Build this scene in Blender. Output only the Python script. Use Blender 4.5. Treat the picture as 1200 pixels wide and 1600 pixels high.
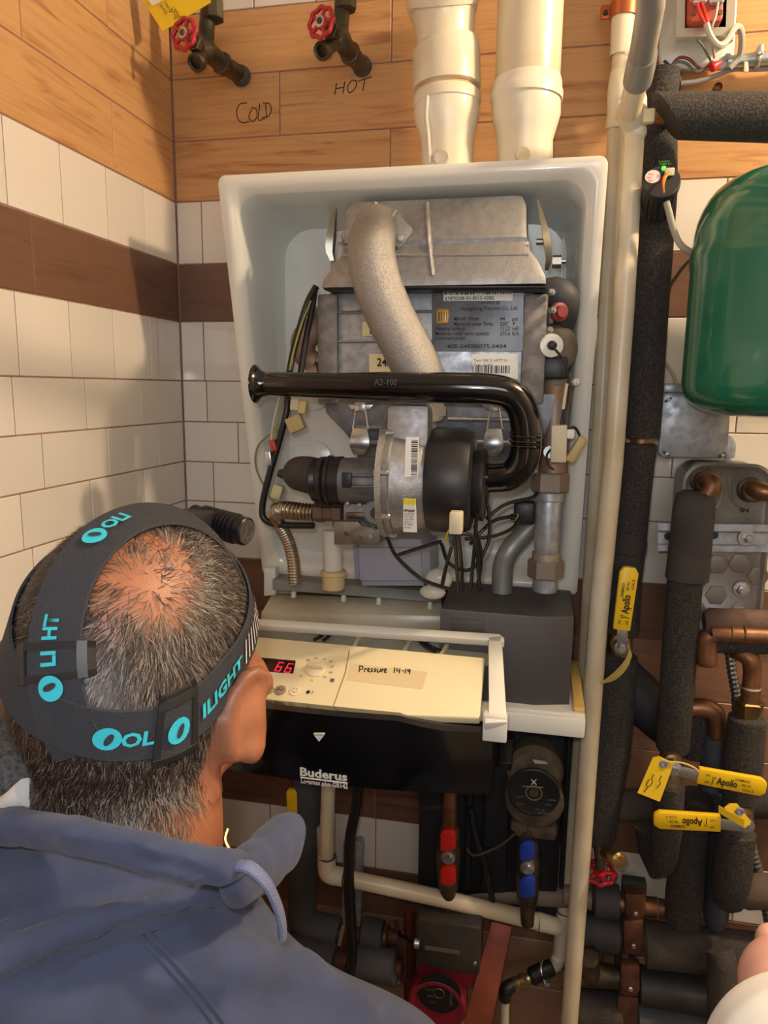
import bpy, bmesh, math, random
import numpy as np
from mathutils import Vector, Matrix
random.seed(4); rng = np.random.default_rng(7)
for o in list(bpy.data.objects): bpy.data.objects.remove(o)
SC = bpy.context.scene; COL = SC.collection

# ---------------------------------------------------------------- camera
CF = 1141.3; CAM = np.array([0.6628, -1.2846, -0.0103]); YAW, PIT, ROL = -0.2085, -0.1674, 0.0108
_F = np.array([math.sin(YAW)*math.cos(PIT), math.cos(YAW)*math.cos(PIT), math.sin(PIT)])
_r = np.array([math.cos(YAW), -math.sin(YAW), 0]); _u = np.cross(_r, _F)
_R = _r*math.cos(ROL)+_u*math.sin(ROL); _U = -_r*math.sin(ROL)+_u*math.cos(ROL)
cam = bpy.data.cameras.new('camera'); camo = bpy.data.objects.new('camera', cam); COL.objects.link(camo)
camo.matrix_world = Matrix(((_R[0], _U[0], -_F[0], CAM[0]), (_R[1], _U[1], -_F[1], CAM[1]), (_R[2], _U[2], -_F[2], CAM[2]), (0, 0, 0, 1)))
cam.sensor_fit = 'HORIZONTAL'; cam.sensor_width = 36; cam.lens = CF/1200*36; cam.clip_start = 0.02
SC.camera = camo
# ---------------------------------------------------------------- world, lights, exposure
SC.view_settings.view_transform = 'Standard'; SC.view_settings.look = 'None'
SC.view_settings.gamma = 1; SC.view_settings.use_curve_mapping = False
SC.view_settings.exposure = 0.25
w = bpy.data.worlds.new('world'); SC.world = w; w.use_nodes = True
w.node_tree.nodes['Background'].inputs[0].default_value = (0.9, 0.95, 1.0, 1)
w.node_tree.nodes['Background'].inputs[1].default_value = 0.08
def lamp(name, kind, loc, energy, color, **kw):
    l = bpy.data.lights.new(name, kind); l.energy = energy; l.color = color
    for k, v in kw.items():
        if k != 'aim': setattr(l, k, v)
    o = bpy.data.objects.new(name, l); COL.objects.link(o); o.location = loc
    if 'aim' in kw: o.rotation_euler = (Vector(kw['aim'])-Vector(loc)).to_track_quat('-Z', 'Y').to_euler()
    return o
lamp('ceiling_bulb', 'POINT', (1.62, -0.50, 0.88), 58, (1.0, 0.76, 0.50), shadow_soft_size=0.045)
lamp('room_fill', 'AREA', (0.95, -2.3, 0.35), 6, (0.93, 0.95, 1.0), shape='RECTANGLE', size=0.9, size_y=0.5, aim=(0.5, -0.2, -0.25))
lamp('phone_torch', 'POINT', tuple(Vector(CAM-_R*.022+_U*.036)), 5.6, (0.95, 0.97, 1.0), shadow_soft_size=0.012)

# ---------------------------------------------------------------- helpers
def ray(u, v): return _F+_R*(u-600)/CF-_U*(v-800)/CF
def at(u, v, y):                        # the place at depth plane y seen at pixel (u, v)
    d = ray(u, v); return Vector(CAM+d*((y-CAM[1])/d[1]))
def atz(u, v, z):
    d = ray(u, v); return Vector(CAM+d*((z-CAM[2])/d[2]))
def atx(u, v, x):
    d = ray(u, v); return Vector(CAM+d*((x-CAM[0])/d[0]))
def ad(u, v, k): return Vector(CAM+ray(u, v)*k)
def mpp(p): return float((np.array(p)-CAM)@_F)/CF   # metres per pixel there
def lin(c):
    return tuple(((x/255)/12.92 if x/255 <= .04045 else ((x/255+.055)/1.055)**2.4) for x in c)+(1,)
X, Y, Z = Vector((1, 0, 0)), Vector((0, 1, 0)), Vector((0, 0, 1))

MATS = {}
def mat(name, c, rough=.5, metal=0, c2=None, ns=20, bump=0, bs=200, coat=0, rv=None, lo=.35, hi=.65, spec=None, emit=0, trans=0, stretch=None, detail=4):
    if name in MATS: return MATS[name]
    m = bpy.data.materials.new(name); m.use_nodes = True; nt = m.node_tree; b = nt.nodes['Principled BSDF']
    b.inputs['Base Color'].default_value = lin(c); b.inputs['Roughness'].default_value = rough; b.inputs['Metallic'].default_value = metal
    if coat: b.inputs['Coat Weight'].default_value = coat; b.inputs['Coat Roughness'].default_value = .08
    if spec is not None: b.inputs['Specular IOR Level'].default_value = spec
    if trans: b.inputs['Transmission Weight'].default_value = trans
    if emit: b.inputs['Emission Color'].default_value = lin(c); b.inputs['Emission Strength'].default_value = emit
    N = nt.nodes.new; L = nt.links.new
    if c2 or bump or rv:
        tc = N('ShaderNodeTexCoord'); src = tc.outputs['Object']
        if stretch:
            mp = N('ShaderNodeMapping'); mp.inputs['Scale'].default_value = stretch; L(src, mp.inputs[0]); src = mp.outputs[0]
    if c2 or rv:
        n = N('ShaderNodeTexNoise'); n.inputs['Scale'].default_value = ns; n.inputs['Detail'].default_value = detail; L(src, n.inputs['Vector'])
        r = N('ShaderNodeMapRange'); r.inputs[1].default_value = lo; r.inputs[2].default_value = hi; L(n.outputs['Fac'], r.inputs[0])
        if c2:
            mx = N('ShaderNodeMix'); mx.data_type = 'RGBA'; mx.inputs[6].default_value = lin(c); mx.inputs[7].default_value = lin(c2)
            L(r.outputs[0], mx.inputs[0]); L(mx.outputs[2], b.inputs['Base Color'])
        if rv:
            r2 = N('ShaderNodeMapRange'); r2.inputs[3].default_value = rough; r2.inputs[4].default_value = rv; L(r.outputs[0], r2.inputs[0]); L(r2.outputs[0], b.inputs['Roughness'])
    if bump:
        n2 = N('ShaderNodeTexNoise'); n2.inputs['Scale'].default_value = bs; n2.inputs['Detail'].default_value = 3; L(src, n2.inputs['Vector'])
        bp = N('ShaderNodeBump'); bp.inputs['Strength'].default_value = bump; bp.inputs['Distance'].default_value = .002
        L(n2.outputs['Fac'], bp.inputs['Height']); L(bp.outputs[0], b.inputs['Normal'])
    MATS[name] = m; return m
def tilemat(name, c, c2, rough, wood=False):
    m = bpy.data.materials.new(name); m.use_nodes = True; nt = m.node_tree; b = nt.nodes['Principled BSDF']; N = nt.nodes.new; L = nt.links.new
    oi = N('ShaderNodeObjectInfo'); tc = N('ShaderNodeTexCoord'); mx = N('ShaderNodeMix'); mx.data_type = 'RGBA'
    mx.inputs[6].default_value = lin(c); mx.inputs[7].default_value = lin(c2); b.inputs['Roughness'].default_value = rough
    mul = N('ShaderNodeVectorMath'); mul.operation = 'MULTIPLY_ADD'; L(oi.outputs['Random'], mul.inputs[0]); mul.inputs[1].default_value = (9, 7, 5); L(tc.outputs['Object'], mul.inputs[2])
    if wood:
        mp = N('ShaderNodeMapping'); mp.inputs['Scale'].default_value = (2.2, 2.2, 22); L(mul.outputs[0], mp.inputs[0])
        n = N('ShaderNodeTexNoise'); n.inputs['Scale'].default_value = 2.2; n.inputs['Detail'].default_value = 7; n.inputs['Distortion'].default_value = 1.2; L(mp.outputs[0], n.inputs['Vector'])
        r = N('ShaderNodeMapRange'); r.inputs[1].default_value = .56; r.inputs[2].default_value = .82; L(n.outputs['Fac'], r.inputs[0])
        mp2 = N('ShaderNodeMapping'); mp2.inputs['Scale'].default_value = (4, 4, 90); L(mul.outputs[0], mp2.inputs[0])
        n2 = N('ShaderNodeTexNoise'); n2.inputs['Scale'].default_value = 2.; n2.inputs['Detail'].default_value = 5; L(mp2.outputs[0], n2.inputs['Vector'])
        r2 = N('ShaderNodeMapRange'); r2.inputs[1].default_value = .45; r2.inputs[2].default_value = .75; r2.inputs[4].default_value = .3; L(n2.outputs['Fac'], r2.inputs[0])
        a = N('ShaderNodeMath'); a.operation = 'ADD'; a.use_clamp = True; L(r.outputs[0], a.inputs[0]); L(r2.outputs[0], a.inputs[1])
        L(a.outputs[0], mx.inputs[0])
    else: L(oi.outputs['Random'], mx.inputs[0])
    L(mx.outputs[2], b.inputs['Base Color'])
    MATS[name] = m; return m

class G:                                # a mesh in the making: everything added becomes ONE mesh object
    def __init__(s): s.bm = bmesh.new()
    def ring_loft(s, rings, c0=True, c1=True, close=True):
        bm = s.bm; vs = [[bm.verts.new(p) for p in r] for r in rings]; n = len(vs[0])
        for a, b in zip(vs, vs[1:]):
            for i in range(n if close else n-1):
                j = (i+1) % n
                try: bm.faces.new((a[i], a[j], b[j], b[i]))
                except ValueError: pass
        if c0: bm.faces.new(list(reversed(vs[0])))
        if c1: bm.faces.new(vs[-1])
        return s
    def tube(s, pts, r, n=16, c0=True, c1=True, flat=None):
        pts = [Vector(p) for p in pts]; m = len(pts); r = list(r) if hasattr(r, '__len__') else [r]*m
        T = [(pts[min(i+1, m-1)]-pts[max(i-1, 0)]).normalized() for i in range(m)]
        ref = Z if abs(T[0].z) < .9 else X
        nrm = (ref-T[0]*ref.dot(T[0])).normalized(); rings = []
        for i in range(m):
            nrm = (nrm-T[i]*nrm.dot(T[i])).normalized(); bi = T[i].cross(nrm)
            fl = flat or 1
            rings.append([pts[i]+(nrm*math.cos(a)*fl+bi*math.sin(a))*r[i] for a in (2*math.pi*k/n for k in range(n))])
        return s.ring_loft(rings, c0, c1)
    def lathe(s, o, axis, prof, n=28, c0=True, c1=True, seg=None, ph=0):
        ax = Vector(axis).normalized(); e = X if abs(ax.x) < .8 else Z
        e = (e-ax*e.dot(ax)).normalized(); f = ax.cross(e); o = Vector(o)
        return s.ring_loft([[o+ax*a+(e*math.cos(t)+f*math.sin(t))*max(r, 1e-4) for t in (2*math.pi*k/n+ph for k in range(n))] for a, r in prof], c0, c1)
    def box(s, c, size, rot=None, bev=0, seg=2):
        rot = rot or Matrix.Identity(3); c = Vector(c); h = Vector(size)/2
        vs = [s.bm.verts.new(c+rot @ Vector((i*h.x, j*h.y, k*h.z))) for i in (-1, 1) for j in (-1, 1) for k in (-1, 1)]
        fs = [s.bm.faces.new([vs[i] for i in q]) for q in ((0, 1, 3, 2), (4, 6, 7, 5), (0, 4, 5, 1), (2, 3, 7, 6), (0, 2, 6, 4), (1, 5, 7, 3))]
        if bev: bmesh.ops.bevel(s.bm, geom=list({e for f in fs for e in f.edges}), offset=bev, segments=seg, affect='EDGES', profile=.5)
        return s
    def prism(s, poly, d, bev=0, seg=2):
        d = Vector(d); a = [s.bm.verts.new(Vector(p)) for p in poly]; b = [s.bm.verts.new(Vector(p)+d) for p in poly]; n = len(a)
        fs = [s.bm.faces.new(a), s.bm.faces.new(b[::-1])]
        for i in range(n): fs.append(s.bm.faces.new((a[i], b[i], b[(i+1) % n], a[(i+1) % n])))
        if bev: bmesh.ops.bevel(s.bm, geom=list({e for f in fs for e in f.edges}), offset=bev, segments=seg, affect='EDGES', profile=.5)
        return s
    def ball(s, c, r, n=16, sc=(1, 1, 1)):
        bmesh.ops.create_uvsphere(s.bm, u_segments=n, v_segments=max(6, n*2//3), radius=1, matrix=Matrix.Translation(c) @ Matrix.Diagonal((r*sc[0], r*sc[1], r*sc[2], 1))); return s
    def torus(s, c, axis, R, r, n=32, m=10, lob=0, amp=0):
        ax = Vector(axis).normalized(); e = X if abs(ax.x) < .8 else Z
        e = (e-ax*e.dot(ax)).normalized(); f = ax.cross(e); c = Vector(c); rings = []
        for k in range(n):
            t = 2*math.pi*k/n; d = e*math.cos(t)+f*math.sin(t); RR = R*(1+amp*math.cos(lob*t))
            rings.append([c+d*(RR+r*math.cos(q))+ax*r*math.sin(q) for q in (2*math.pi*j/m for j in range(m))])
        rings.append(rings[0]); s.ring_loft(rings, False, False); bmesh.ops.remove_doubles(s.bm, verts=s.bm.verts, dist=1e-6); return s
    def ob(s, name, m, parent=None, ang=35):
        bmesh.ops.recalc_face_normals(s.bm, faces=s.bm.faces)
        me = bpy.data.meshes.new(name); s.bm.to_mesh(me); s.bm.free(); return meob(name, me, m, parent, ang)
def meob(name, me, m, parent=None, ang=35):
    if ang is not None and len(me.polygons):
        me.shade_smooth(); me.set_sharp_from_angle(angle=math.radians(ang))
    me.materials.clear(); me.materials.append(m)
    o = bpy.data.objects.new(name, me); COL.objects.link(o)
    if parent is not None: setpar(o, parent)
    return o
def setpar(o, p):
    o.parent = p
    if p.type == 'EMPTY': o.matrix_parent_inverse = Matrix.Translation(-p.location)
def tag(o, label, cat, group=None):
    o['label'] = label; o['category'] = cat
    if group: o['group'] = group
    return o
def thing(name, label, cat, loc=(0, 0, 0), group=None):
    o = bpy.data.objects.new(name, None); o.empty_display_size = .02; COL.objects.link(o); o.location = loc
    return tag(o, label, cat, group)
def lab(o, s): o['label'] = s; return o
def cr(pts, sub=6):                     # smooth curve through points
    P = [Vector(p) for p in pts]; P = [P[0]*2-P[1]]+P+[P[-1]*2-P[-2]]; out = []
    for i in range(1, len(P)-2):
        a, b, c, d = P[i-1:i+3]
        for k in range(sub):
            t = k/sub; out.append(.5*((2*b)+(c-a)*t+(2*a-5*b+4*c-d)*t*t+(3*b-a-3*c+d)*t**3))
    return out+[P[-2]]
def px(L): return [at(*p) for p in L]
def rp(g, L, rpx, n=16, smooth=0, **k): # tube through (u, v, y) places, radius given in pixels there
    P = px(L); r = rpx if hasattr(rpx, '__len__') else [rpx]*len(P); r = [a*mpp(p) for a, p in zip(r, P)]
    if smooth:
        r = list(np.interp(np.linspace(0, len(P)-1, (len(P)-1)*smooth+1), range(len(P)), r)); P = cr(P, smooth)
    return g.tube(P, r, n, **k)
def text(name, s, size, o, xd, yd, m, parent, align='LEFT', off=.0006, fit=None, bold=0, shear=0):
    cu = bpy.data.curves.new('t', 'FONT'); cu.body = s; cu.size = 1; cu.align_x = align; cu.offset = bold; cu.shear = shear; cu.resolution_u = 2
    t = bpy.data.objects.new('t', cu); COL.objects.link(t); bpy.context.view_layer.update()
    me = bpy.data.meshes.new_from_object(t.evaluated_get(bpy.context.evaluated_depsgraph_get())); bpy.data.objects.remove(t); bpy.data.curves.remove(cu)
    xd = Vector(xd).normalized(); yd = Vector(yd); yd = (yd-xd*yd.dot(xd)).normalized(); nd = xd.cross(yd); o = Vector(o)
    co = np.array([v.co[:] for v in me.vertices])
    sx = size
    if fit: sx = fit/max(1e-6, co[:, 0].max()-min(0, co[:, 0].min()))
    for v in me.vertices: v.co = o+xd*v.co.x*sx+yd*v.co.y*size+nd*off
    return meob(name, me, m, parent, None)
def quad(u0, v0, u1, v1, y): return [at(u0, v0, y), at(u1, v0, y), at(u1, v1, y), at(u0, v1, y)]
def plate(name, Q, d, m, parent, bev=0, dirn=None):
    return G().prism(Q, dirn or (0, d, 0), bev).ob(name, m, parent)
def barcode(name, o, xd, yd, w, h, m, parent, n=34):
    g = G(); x = 0; o = Vector(o); xd = Vector(xd).normalized(); yd = Vector(yd).normalized(); nd = xd.cross(yd); ws = [random.choice((1, 1, 2, 3)) for _ in range(n*2)]; k = w/sum(ws)
    for i, q in enumerate(ws):
        if i % 2 == 0:
            a = o+xd*x*k+nd*.0006; vs = [g.bm.verts.new(p) for p in (a, a+xd*q*k, a+xd*q*k+yd*h, a+yd*h)]; g.bm.faces.new(vs)
        x += q
    return g.ob(name, m, parent, None)
def rrect(x0, z0, x1, z1, r, n=5):
    out = []
    for cx, cz, a in ((x1-r, z1-r, 0), (x0+r, z1-r, 90), (x0+r, z0+r, 180), (x1-r, z0+r, 270)):
        for k in range(n+1):
            t = math.radians(a+90*k/n); out.append((cx+r*math.cos(t), cz+r*math.sin(t)))
    return out

# ---------------------------------------------------------------- materials
WT = tilemat('white_tile', (222, 214, 202), (212, 205, 194), .045)
TAN = tilemat('tan_wood_tile', (196, 150, 100), (142, 84, 52), .32, True)
MID = tilemat('brown_wood_tile', (140, 104, 82), (104, 74, 58), .34, True)
DRK = tilemat('dark_wood_tile', (112, 80, 62), (72, 50, 42), .36, True)
GROUT = mat('grout', (158, 118, 104), .9, c2=(138, 100, 90), ns=30)
PLAST = mat('plaster', (205, 200, 190), .9, c2=(190, 184, 172), ns=4)
CONC = mat('concrete', (110, 104, 98), .9, c2=(84, 80, 76), ns=9, bump=.3)
PVC = mat('white_pvc', (232, 226, 206), .28, c2=(222, 212, 184), ns=14)
PVCD = mat('aged_pvc', (224, 212, 186), .32, c2=(206, 190, 156), ns=10)
GPVC = mat('grey_pvc', (150, 148, 146), .35)
GLUE = mat('purple_primer', (96, 70, 74), .6)
ORNG = mat('orange_primer', (205, 150, 95), .6, c2=(228, 205, 170), ns=30)
FOAM = mat('black_foam', (42, 39, 38), .92, c2=(70, 65, 61), ns=330, bump=1, bs=330, lo=.42, hi=.68, detail=2)
DFOAM = mat('dusty_foam', (52, 49, 48), .95, c2=(98, 86, 74), ns=11, bump=1, bs=300, lo=.42, hi=.8, detail=8)
RUB = mat('black_rubber', (26, 26, 28), .42)
GLOSSB = mat('gloss_black', (13, 13, 15), .12, coat=.5)
BLK = mat('black_plastic', (30, 30, 32), .45)
SHELL = mat('shell_enamel', (218, 222, 216), .22, coat=.3)
SHRIM = mat('shell_rim', (228, 226, 214), .25, coat=.3)
ALU = mat('cast_aluminium', (166, 167, 170), .40, .75, c2=(150, 149, 148), ns=90, bump=.3, bs=700, rv=.5)
ALU2 = mat('rough_cast', (174, 171, 166), .40, .75, c2=(154, 151, 147), ns=420, bump=.6, bs=900)
ALUD = mat('grey_cast', (128, 131, 136), .45, .7, c2=(106, 108, 112), ns=60)
STL = mat('steel', (200, 202, 204), .25, .85, c2=(176, 178, 180), ns=40, rv=.38)
GALV = mat('galvanised', (182, 188, 194), .38, .6, c2=(150, 156, 164), ns=70, rv=.5)
COP = mat('copper', (158, 116, 84), .38, .8, c2=(112, 80, 60), ns=26, rv=.55)
COPD = mat('tarnished_copper', (128, 84, 64), .55, .6, c2=(86, 60, 50), ns=26)
BRS = mat('brass', (156, 128, 80), .38, .85, c2=(112, 92, 62), ns=24)
BRZ = mat('dull_bronze', (112, 98, 78), .5, .75, c2=(70, 62, 52), ns=30)
RUST = mat('corroded_nut', (140, 128, 116), .65, .5, c2=(158, 124, 104), ns=44, lo=.5, hi=.8)
REDP = mat('red_paint', (178, 28, 44), .28, coat=.4)
REDV = mat('red_vinyl', (200, 36, 24), .4)
BLUV = mat('blue_vinyl', (28, 58, 160), .4)
YEL = mat('yellow_vinyl', (238, 196, 24), .4)
YELP = mat('yellow_card', (236, 196, 30), .7)
GRN = mat('green_enamel', (26, 112, 84), .22, coat=.6)
CREAM = mat('cream_plastic', (236, 222, 182), .4)
WPL = mat('offwhite_plastic', (226, 226, 216), .38)
TRAY = mat('tray_plastic', (214, 208, 186), .3, c2=(184, 172, 144), ns=9)
DBOX = mat('charcoal_plastic', (58, 58, 64), .5, c2=(72, 68, 66), ns=9)
INK = mat('black_ink', (24, 20, 20), .7)
PEN = mat('marker_ink', (48, 34, 30), .8)
WINK = mat('white_ink', (225, 225, 225), .5)
LABW = mat('label_white', (228, 228, 222), .5)
LABC = mat('label_cream', (226, 214, 160), .5)
LABS = mat('label_silver', (96, 98, 102), .35, .6, c2=(60, 60, 62), ns=14)
OCHRE = mat('ochre_connector', (176, 156, 104), .55)
BEIGE = mat('beige_plastic', (206, 196, 166), .5)
WIREB = mat('black_wire', (22, 22, 24), .4)
WIREG = mat('grey_wire', (176, 172, 160), .45)
WIREY = mat('green_yellow_wire', (140, 140, 60), .45)
WIRER = mat('red_wire', (196, 40, 30), .4)
SOOT = mat('dusty_plastic', (150, 152, 152), .5, c2=(120, 118, 112), ns=9)
# ---------------------------------------------------------------- the room
FLOOR, CEIL, XR, YF = -1.72, 0.98, 2.3, -2.9
def struct(name, g, m):
    o = g.ob(name, m); o['kind'] = 'structure'; return o
wb = struct('wall_back', G().box((1.15-.06, .0515, -.37), (2.48, .1, 2.72)), GROUT)
wl = struct('wall_left', G().box((-.0515, -1.452, -.37), (.1, 2.9, 2.72)), GROUT)
struct('wall_right', G().box((XR+.05, -1.4, -.37), (.1, 3.0, 2.72)), PLAST)
struct('wall_front', G().box((1.15, YF-.05, -.37), (2.5, .1, 2.72)), PLAST)
struct('floor', G().box((1.15, -1.4, FLOOR-.05), (2.6, 3.2, .1)), CONC)
struct('ceiling', G().box((1.15, -1.4, CEIL+.05), (2.6, 3.2, .1)), PLAST)
S_, H_, W_ = .1078, .0758, .1018
rows = []                               # (z0, z1, kind, first seam, seam offset per wall)
z = 0
for k in ('S', 'D', 'S2', 'T', 'T2', 'T', 'S', 'D', 'S2'):
    h = W_ if k[0] in 'DT' else S_; rows.append((z, z+h, k)); z += h
z = 0
for k in ('H', 'H2', 'H3', 'S3', 'D', 'T', 'T2', 'T', 'D2', 'S4', 'D', 'T', 'T2', 'T'):
    h = W_ if k[0] in 'DT' else H_ if k[0] == 'H' else S_; rows.append((z-h, z, k)); z -= h
SEAM_B = {'S': .046, 'S2': .049, 'H': .049, 'H2': .110, 'H3': .058, 'S3': .058, 'S4': .051, 'T': .395, 'T2': .200, 'D': .52, 'D2': .379}
SEAM_L = {'S': .11, 'S2': .11, 'H': .148, 'H2': .098, 'H3': .148, 'S3': .11, 'S4': .11, 'T': .194, 'T2': .393, 'D': .399, 'D2': .2}
TM = {}
def tile_mesh(m, wd, h, left):
    k = (m.name, round(wd, 4), round(h, 4), left)
    if k not in TM:
        g = G().box((0, 0, 0), (.008, wd, h) if left else (wd, .008, h), bev=.0009, seg=1)
        bmesh.ops.recalc_face_normals(g.bm, faces=g.bm.faces)
        me = bpy.data.meshes.new('tile'); g.bm.to_mesh(me); g.bm.free(); me.materials.append(m); TM[k] = me
    return TM[k]
def lay(wall, left, length):
    for z0, z1, k in rows:
        kind = k[0]; pitch = {'S': .11, 'H': .154, 'T': .61, 'D': .61}[kind]; m = {'S': WT, 'H': WT, 'T': MID if (z1 < -.4 and not left) else TAN, 'D': DRK}[kind]
        s = (SEAM_L if left else SEAM_B)[k]
        while s > 0: s -= pitch
        a = s
        while a < length:
            p, q = max(a, .001), min(a+pitch, length); a += pitch
            if q-p < .006: continue
            wd, h = q-p-.002, z1-z0-.002; c = (p+q)/2; zc = (z0+z1)/2
            o = bpy.data.objects.new('tile' if kind in 'SH' else 'plank_tile', tile_mesh(m, wd, h, left)); COL.objects.link(o)
            o.location = (-.004, -c, zc) if left else (c, .004, zc); j = random.uniform(-.0006, .0006)
            o.rotation_euler = (0, 0, j) if not left else (0, j, 0)
            o.parent = wall
lay(wb, False, 1.98); lay(wl, True, 1.2)
# handwriting on the wall: felt pen strokes
def strokes(name, L, y, rpx, m, parent):
    g = G()
    for s in L:
        P = cr([at(u, v, y) for u, v in s], 4) if len(s) > 2 else px([(u, v, y) for u, v in s])
        g.tube(P, .5*rpx*mpp(P[0]), 6)
    return g.ob(name, m, parent)
lab(strokes('handwriting', [[(386, 161), (376, 162), (370, 172), (372, 186), (380, 192), (390, 190)], [(394, 170), (389, 182), (394, 190), (401, 184), (401, 172), (394, 168)],
    [(406, 162), (404, 187), (414, 185)], [(415, 163), (417, 184)], [(411, 161), (421, 162), (424, 172), (420, 181), (409, 184)]], .0003, 1.9, PEN, wb), 'black felt pen word COLD')
lab(strokes('handwriting', [[(526, 130), (523, 148)], [(539, 127), (536, 146)], [(524, 139), (538, 136)], [(549, 126), (543, 136), (546, 145), (555, 138), (557, 127), (549, 125)],
    [(570, 123), (567, 142)], [(560, 127), (581, 120)]], .0003, 1.9, PEN, wb), 'black felt pen word HOT')

# ---------------------------------------------------------------- the boiler
BO = thing('wall_boiler', 'opened white wall-hung boiler with bare heat exchanger, fan and fold-down control tray', 'boiler', (.453, -.1, -.34))
# shell: rounded tub whose rim slopes back to the wall at the bottom
x0, x1, zb, zt = .174, .735, -.352, .300
def ry(z): return -.05-.152*(z+.34)/.64
def loop(i, r, yf): return [Vector((x, yf(zz), zz)) for x, zz in rrect(x0+i, zb+i, x1-i, zt-i, r, 6)]
g = G()
g.ring_loft([loop(0, .012, lambda z: -.002), loop(0, .012, lambda z: ry(z)+.006), loop(.003, .012, lambda z: ry(z)), loop(.009, .014, lambda z: ry(z)-.001), loop(.020, .03, lambda z: ry(z)+.001), loop(.026, .034, lambda z: ry(z)+.008),
    loop(.031, .04, lambda z: (ry(z)+.012)*.7-.3*.03), loop(.036, .045, lambda z: min(-.028, ry(z)*.35-.012)), loop(.046, .05, lambda z: -.020), loop(.075, .05, lambda z: -.018)], True, True)
sh = g.ob('back_shell', SHELL, BO, 50)
g = G(); g.ring_loft([loop(-.001, .012, lambda z: ry(z)+.014), loop(-.001, .012, lambda z: ry(z)+.001), loop(.006, .014, lambda z: ry(z)-.003), loop(.018, .028, lambda z: ry(z)-.002), loop(.0245, .034, lambda z: ry(z)+.006)], False, False)
g.ob('rim', SHRIM, sh, 60)
def emboss(u0, v0, u1, v1, y, name, m, d=.008):
    a, b = at(u0, v1, y), at(u1, v0, y); P = [Vector((x, y, zz)) for x, zz in rrect(a.x, a.z, b.x, b.z, min(.03, (b.x-a.x)*.35, (b.z-a.z)*.49), 5)]
    return G().prism(P, (0, -d, 0), .0035).ob(name, m, sh)
emboss(448, 345, 520, 640, -.018, 'embossed_panel', SHELL, .014); emboss(866, 350, 905, 640, -.018, 'embossed_panel', SHELL, .014)
lab(emboss(412, 318, 560, 333, -.018, 'mounting_slot', WT, .004), 'long white slot near the top')
emboss(432, 690, 520, 860, -.018, 'embossed_panel', SHELL, .006)
# flue sockets inside under the top
for (u, rr, m, nm) in ((706, 60, ALUD, 'flue_socket'), (815, 42, GPVC, 'air_socket')):
    c = at(u, 296, -.13); r = rr*mpp(c)
    G().lathe(c+Vector((0, 0, -.006)), Z, [(0, r*.86), (.0, r), (.008, r), (.010, r*.9)], 32).ob(nm, m, BO)
# burner hood: flared cast box
def sect(L): return [Vector(p) for p in L]
g = G()
def hoodring(ul, vl, ur, vr, yf, yb=-.05):
    a, b = at(ul, vl, yf), at(ur, vr, yf); zz = (a.z+b.z)/2
    return [Vector((a.x, yf, zz)), Vector((a.x+.012, yf-.004, zz)), Vector((b.x-.012, yf-.004, zz)), Vector((b.x, yf, zz)), Vector((b.x, yb, zz)), Vector((a.x, yb, zz))]
R_ = [hoodring(503, 447, 853, 446, -.235), hoodring(505, 436, 852, 433, -.235), hoodring(524, 408, 838, 408, -.226), hoodring(534, 396, 828, 395, -.222), hoodring(535, 382, 826, 382, -.216), hoodring(538, 375, 823, 375, -.2185), hoodring(538, 362, 822, 362, -.214), hoodring(541, 330, 822, 322, -.198), hoodring(550, 316, 816, 308, -.185)]
g.ring_loft(R_); hood = g.ob('burner_hood', ALU, BO, 30)
g = G(); a, b = at(667, 318, -.2), at(676, 432, -.236); g.tube([a, at(670, 375, -.2215), at(672, 396, -.2245), b], .0045, 8); g.ob('casting_rib', ALU, hood)
g = G()
for v, y in ((385, -.219), (399, -.227)): rp(g, [(536, v, y), (826, v, y)], 2.5, 8)
g.ob('casting_rib', STL, hood)
plate('gasket', [at(505, 447, -.234), at(853, 446, -.234), at(853, 452, -.232), at(505, 453, -.232)], .16, BLK, BO, .002)
# exchanger body
ex = G().box((at(672, 540, -.188)+Vector((0, .0715, 0))), ((at(828, 540, -.188)-at(516, 540, -.188)).x, .14, at(672, 455, -.188).z-at(672, 630, -.188).z), bev=.003).ob('heat_exchanger', GALV, BO)
lab(ex, 'shiny galvanised front of heat exchanger')
for uL, uR in ((495, 527), (819, 849)):
    a, b = at(uL, 459, -.196), at(uR, 632, -.196); G().box(((a.x+b.x)/2, -.12, (a.z+b.z)/2), (b.x-a.x, .15, a.z-b.z), bev=.004).ob('side_column', mat('column_cast', (150, 146, 140), .6, .6, c2=(122, 118, 112), ns=60, bump=.4, bs=600), BO)
for v in (488, 534):
    g = G(); rp(g, [(524, v, -.190), (820, v-3, -.190)], 2.2, 8); g.ob('seam_bead', STL, ex)
# plates and stickers on the exchanger
yp = -.1935
pl = plate('rating_plate', quad(675, 456, 818, 549, yp), .0015, LABS, BO); XD, YD = X, Z
def ptext(s, u, v, hpx, parent, m=INK, y=yp, wpx=None, bold=0, name='printed_text', xd=X, yd=Z, al='LEFT'):
    o = at(u, v, y-.0002); k = mpp(o); return text(name, s, hpx*k*1.35, o, xd, yd, m, parent, al, .0006, wpx*k if wpx else None, bold)
for s, u, v, wd in (('Certified by', 747, 475, 34), ('HyungDong Precision Co., Ltd.', 720, 485, 88), ('MAWP, Water', 709, 501, 40), ('44', 781, 501, 8), ('psi', 800, 501, 9), ('Maximum water Temp.', 709, 509, 62), ('200\u00b0', 781, 509, 14), ('F', 801, 509, 4), ('Heating surface', 680, 516, 46), ('17.22', 781, 516, 16), ('sqft', 800, 516, 11), ('Minimum relief valve capacity', 680, 524, 84), ('275.6', 781, 524, 16), ('lb/h', 800, 524, 11), ('Licensed under', 680, 531, 48), ('40E-24EBE075.0404', 698, 544, 92)):
    ptext(s, u, v, 6.2, pl, wpx=wd, bold=.01)
em = G(); o = at(692, 494, yp-.0004)
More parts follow.
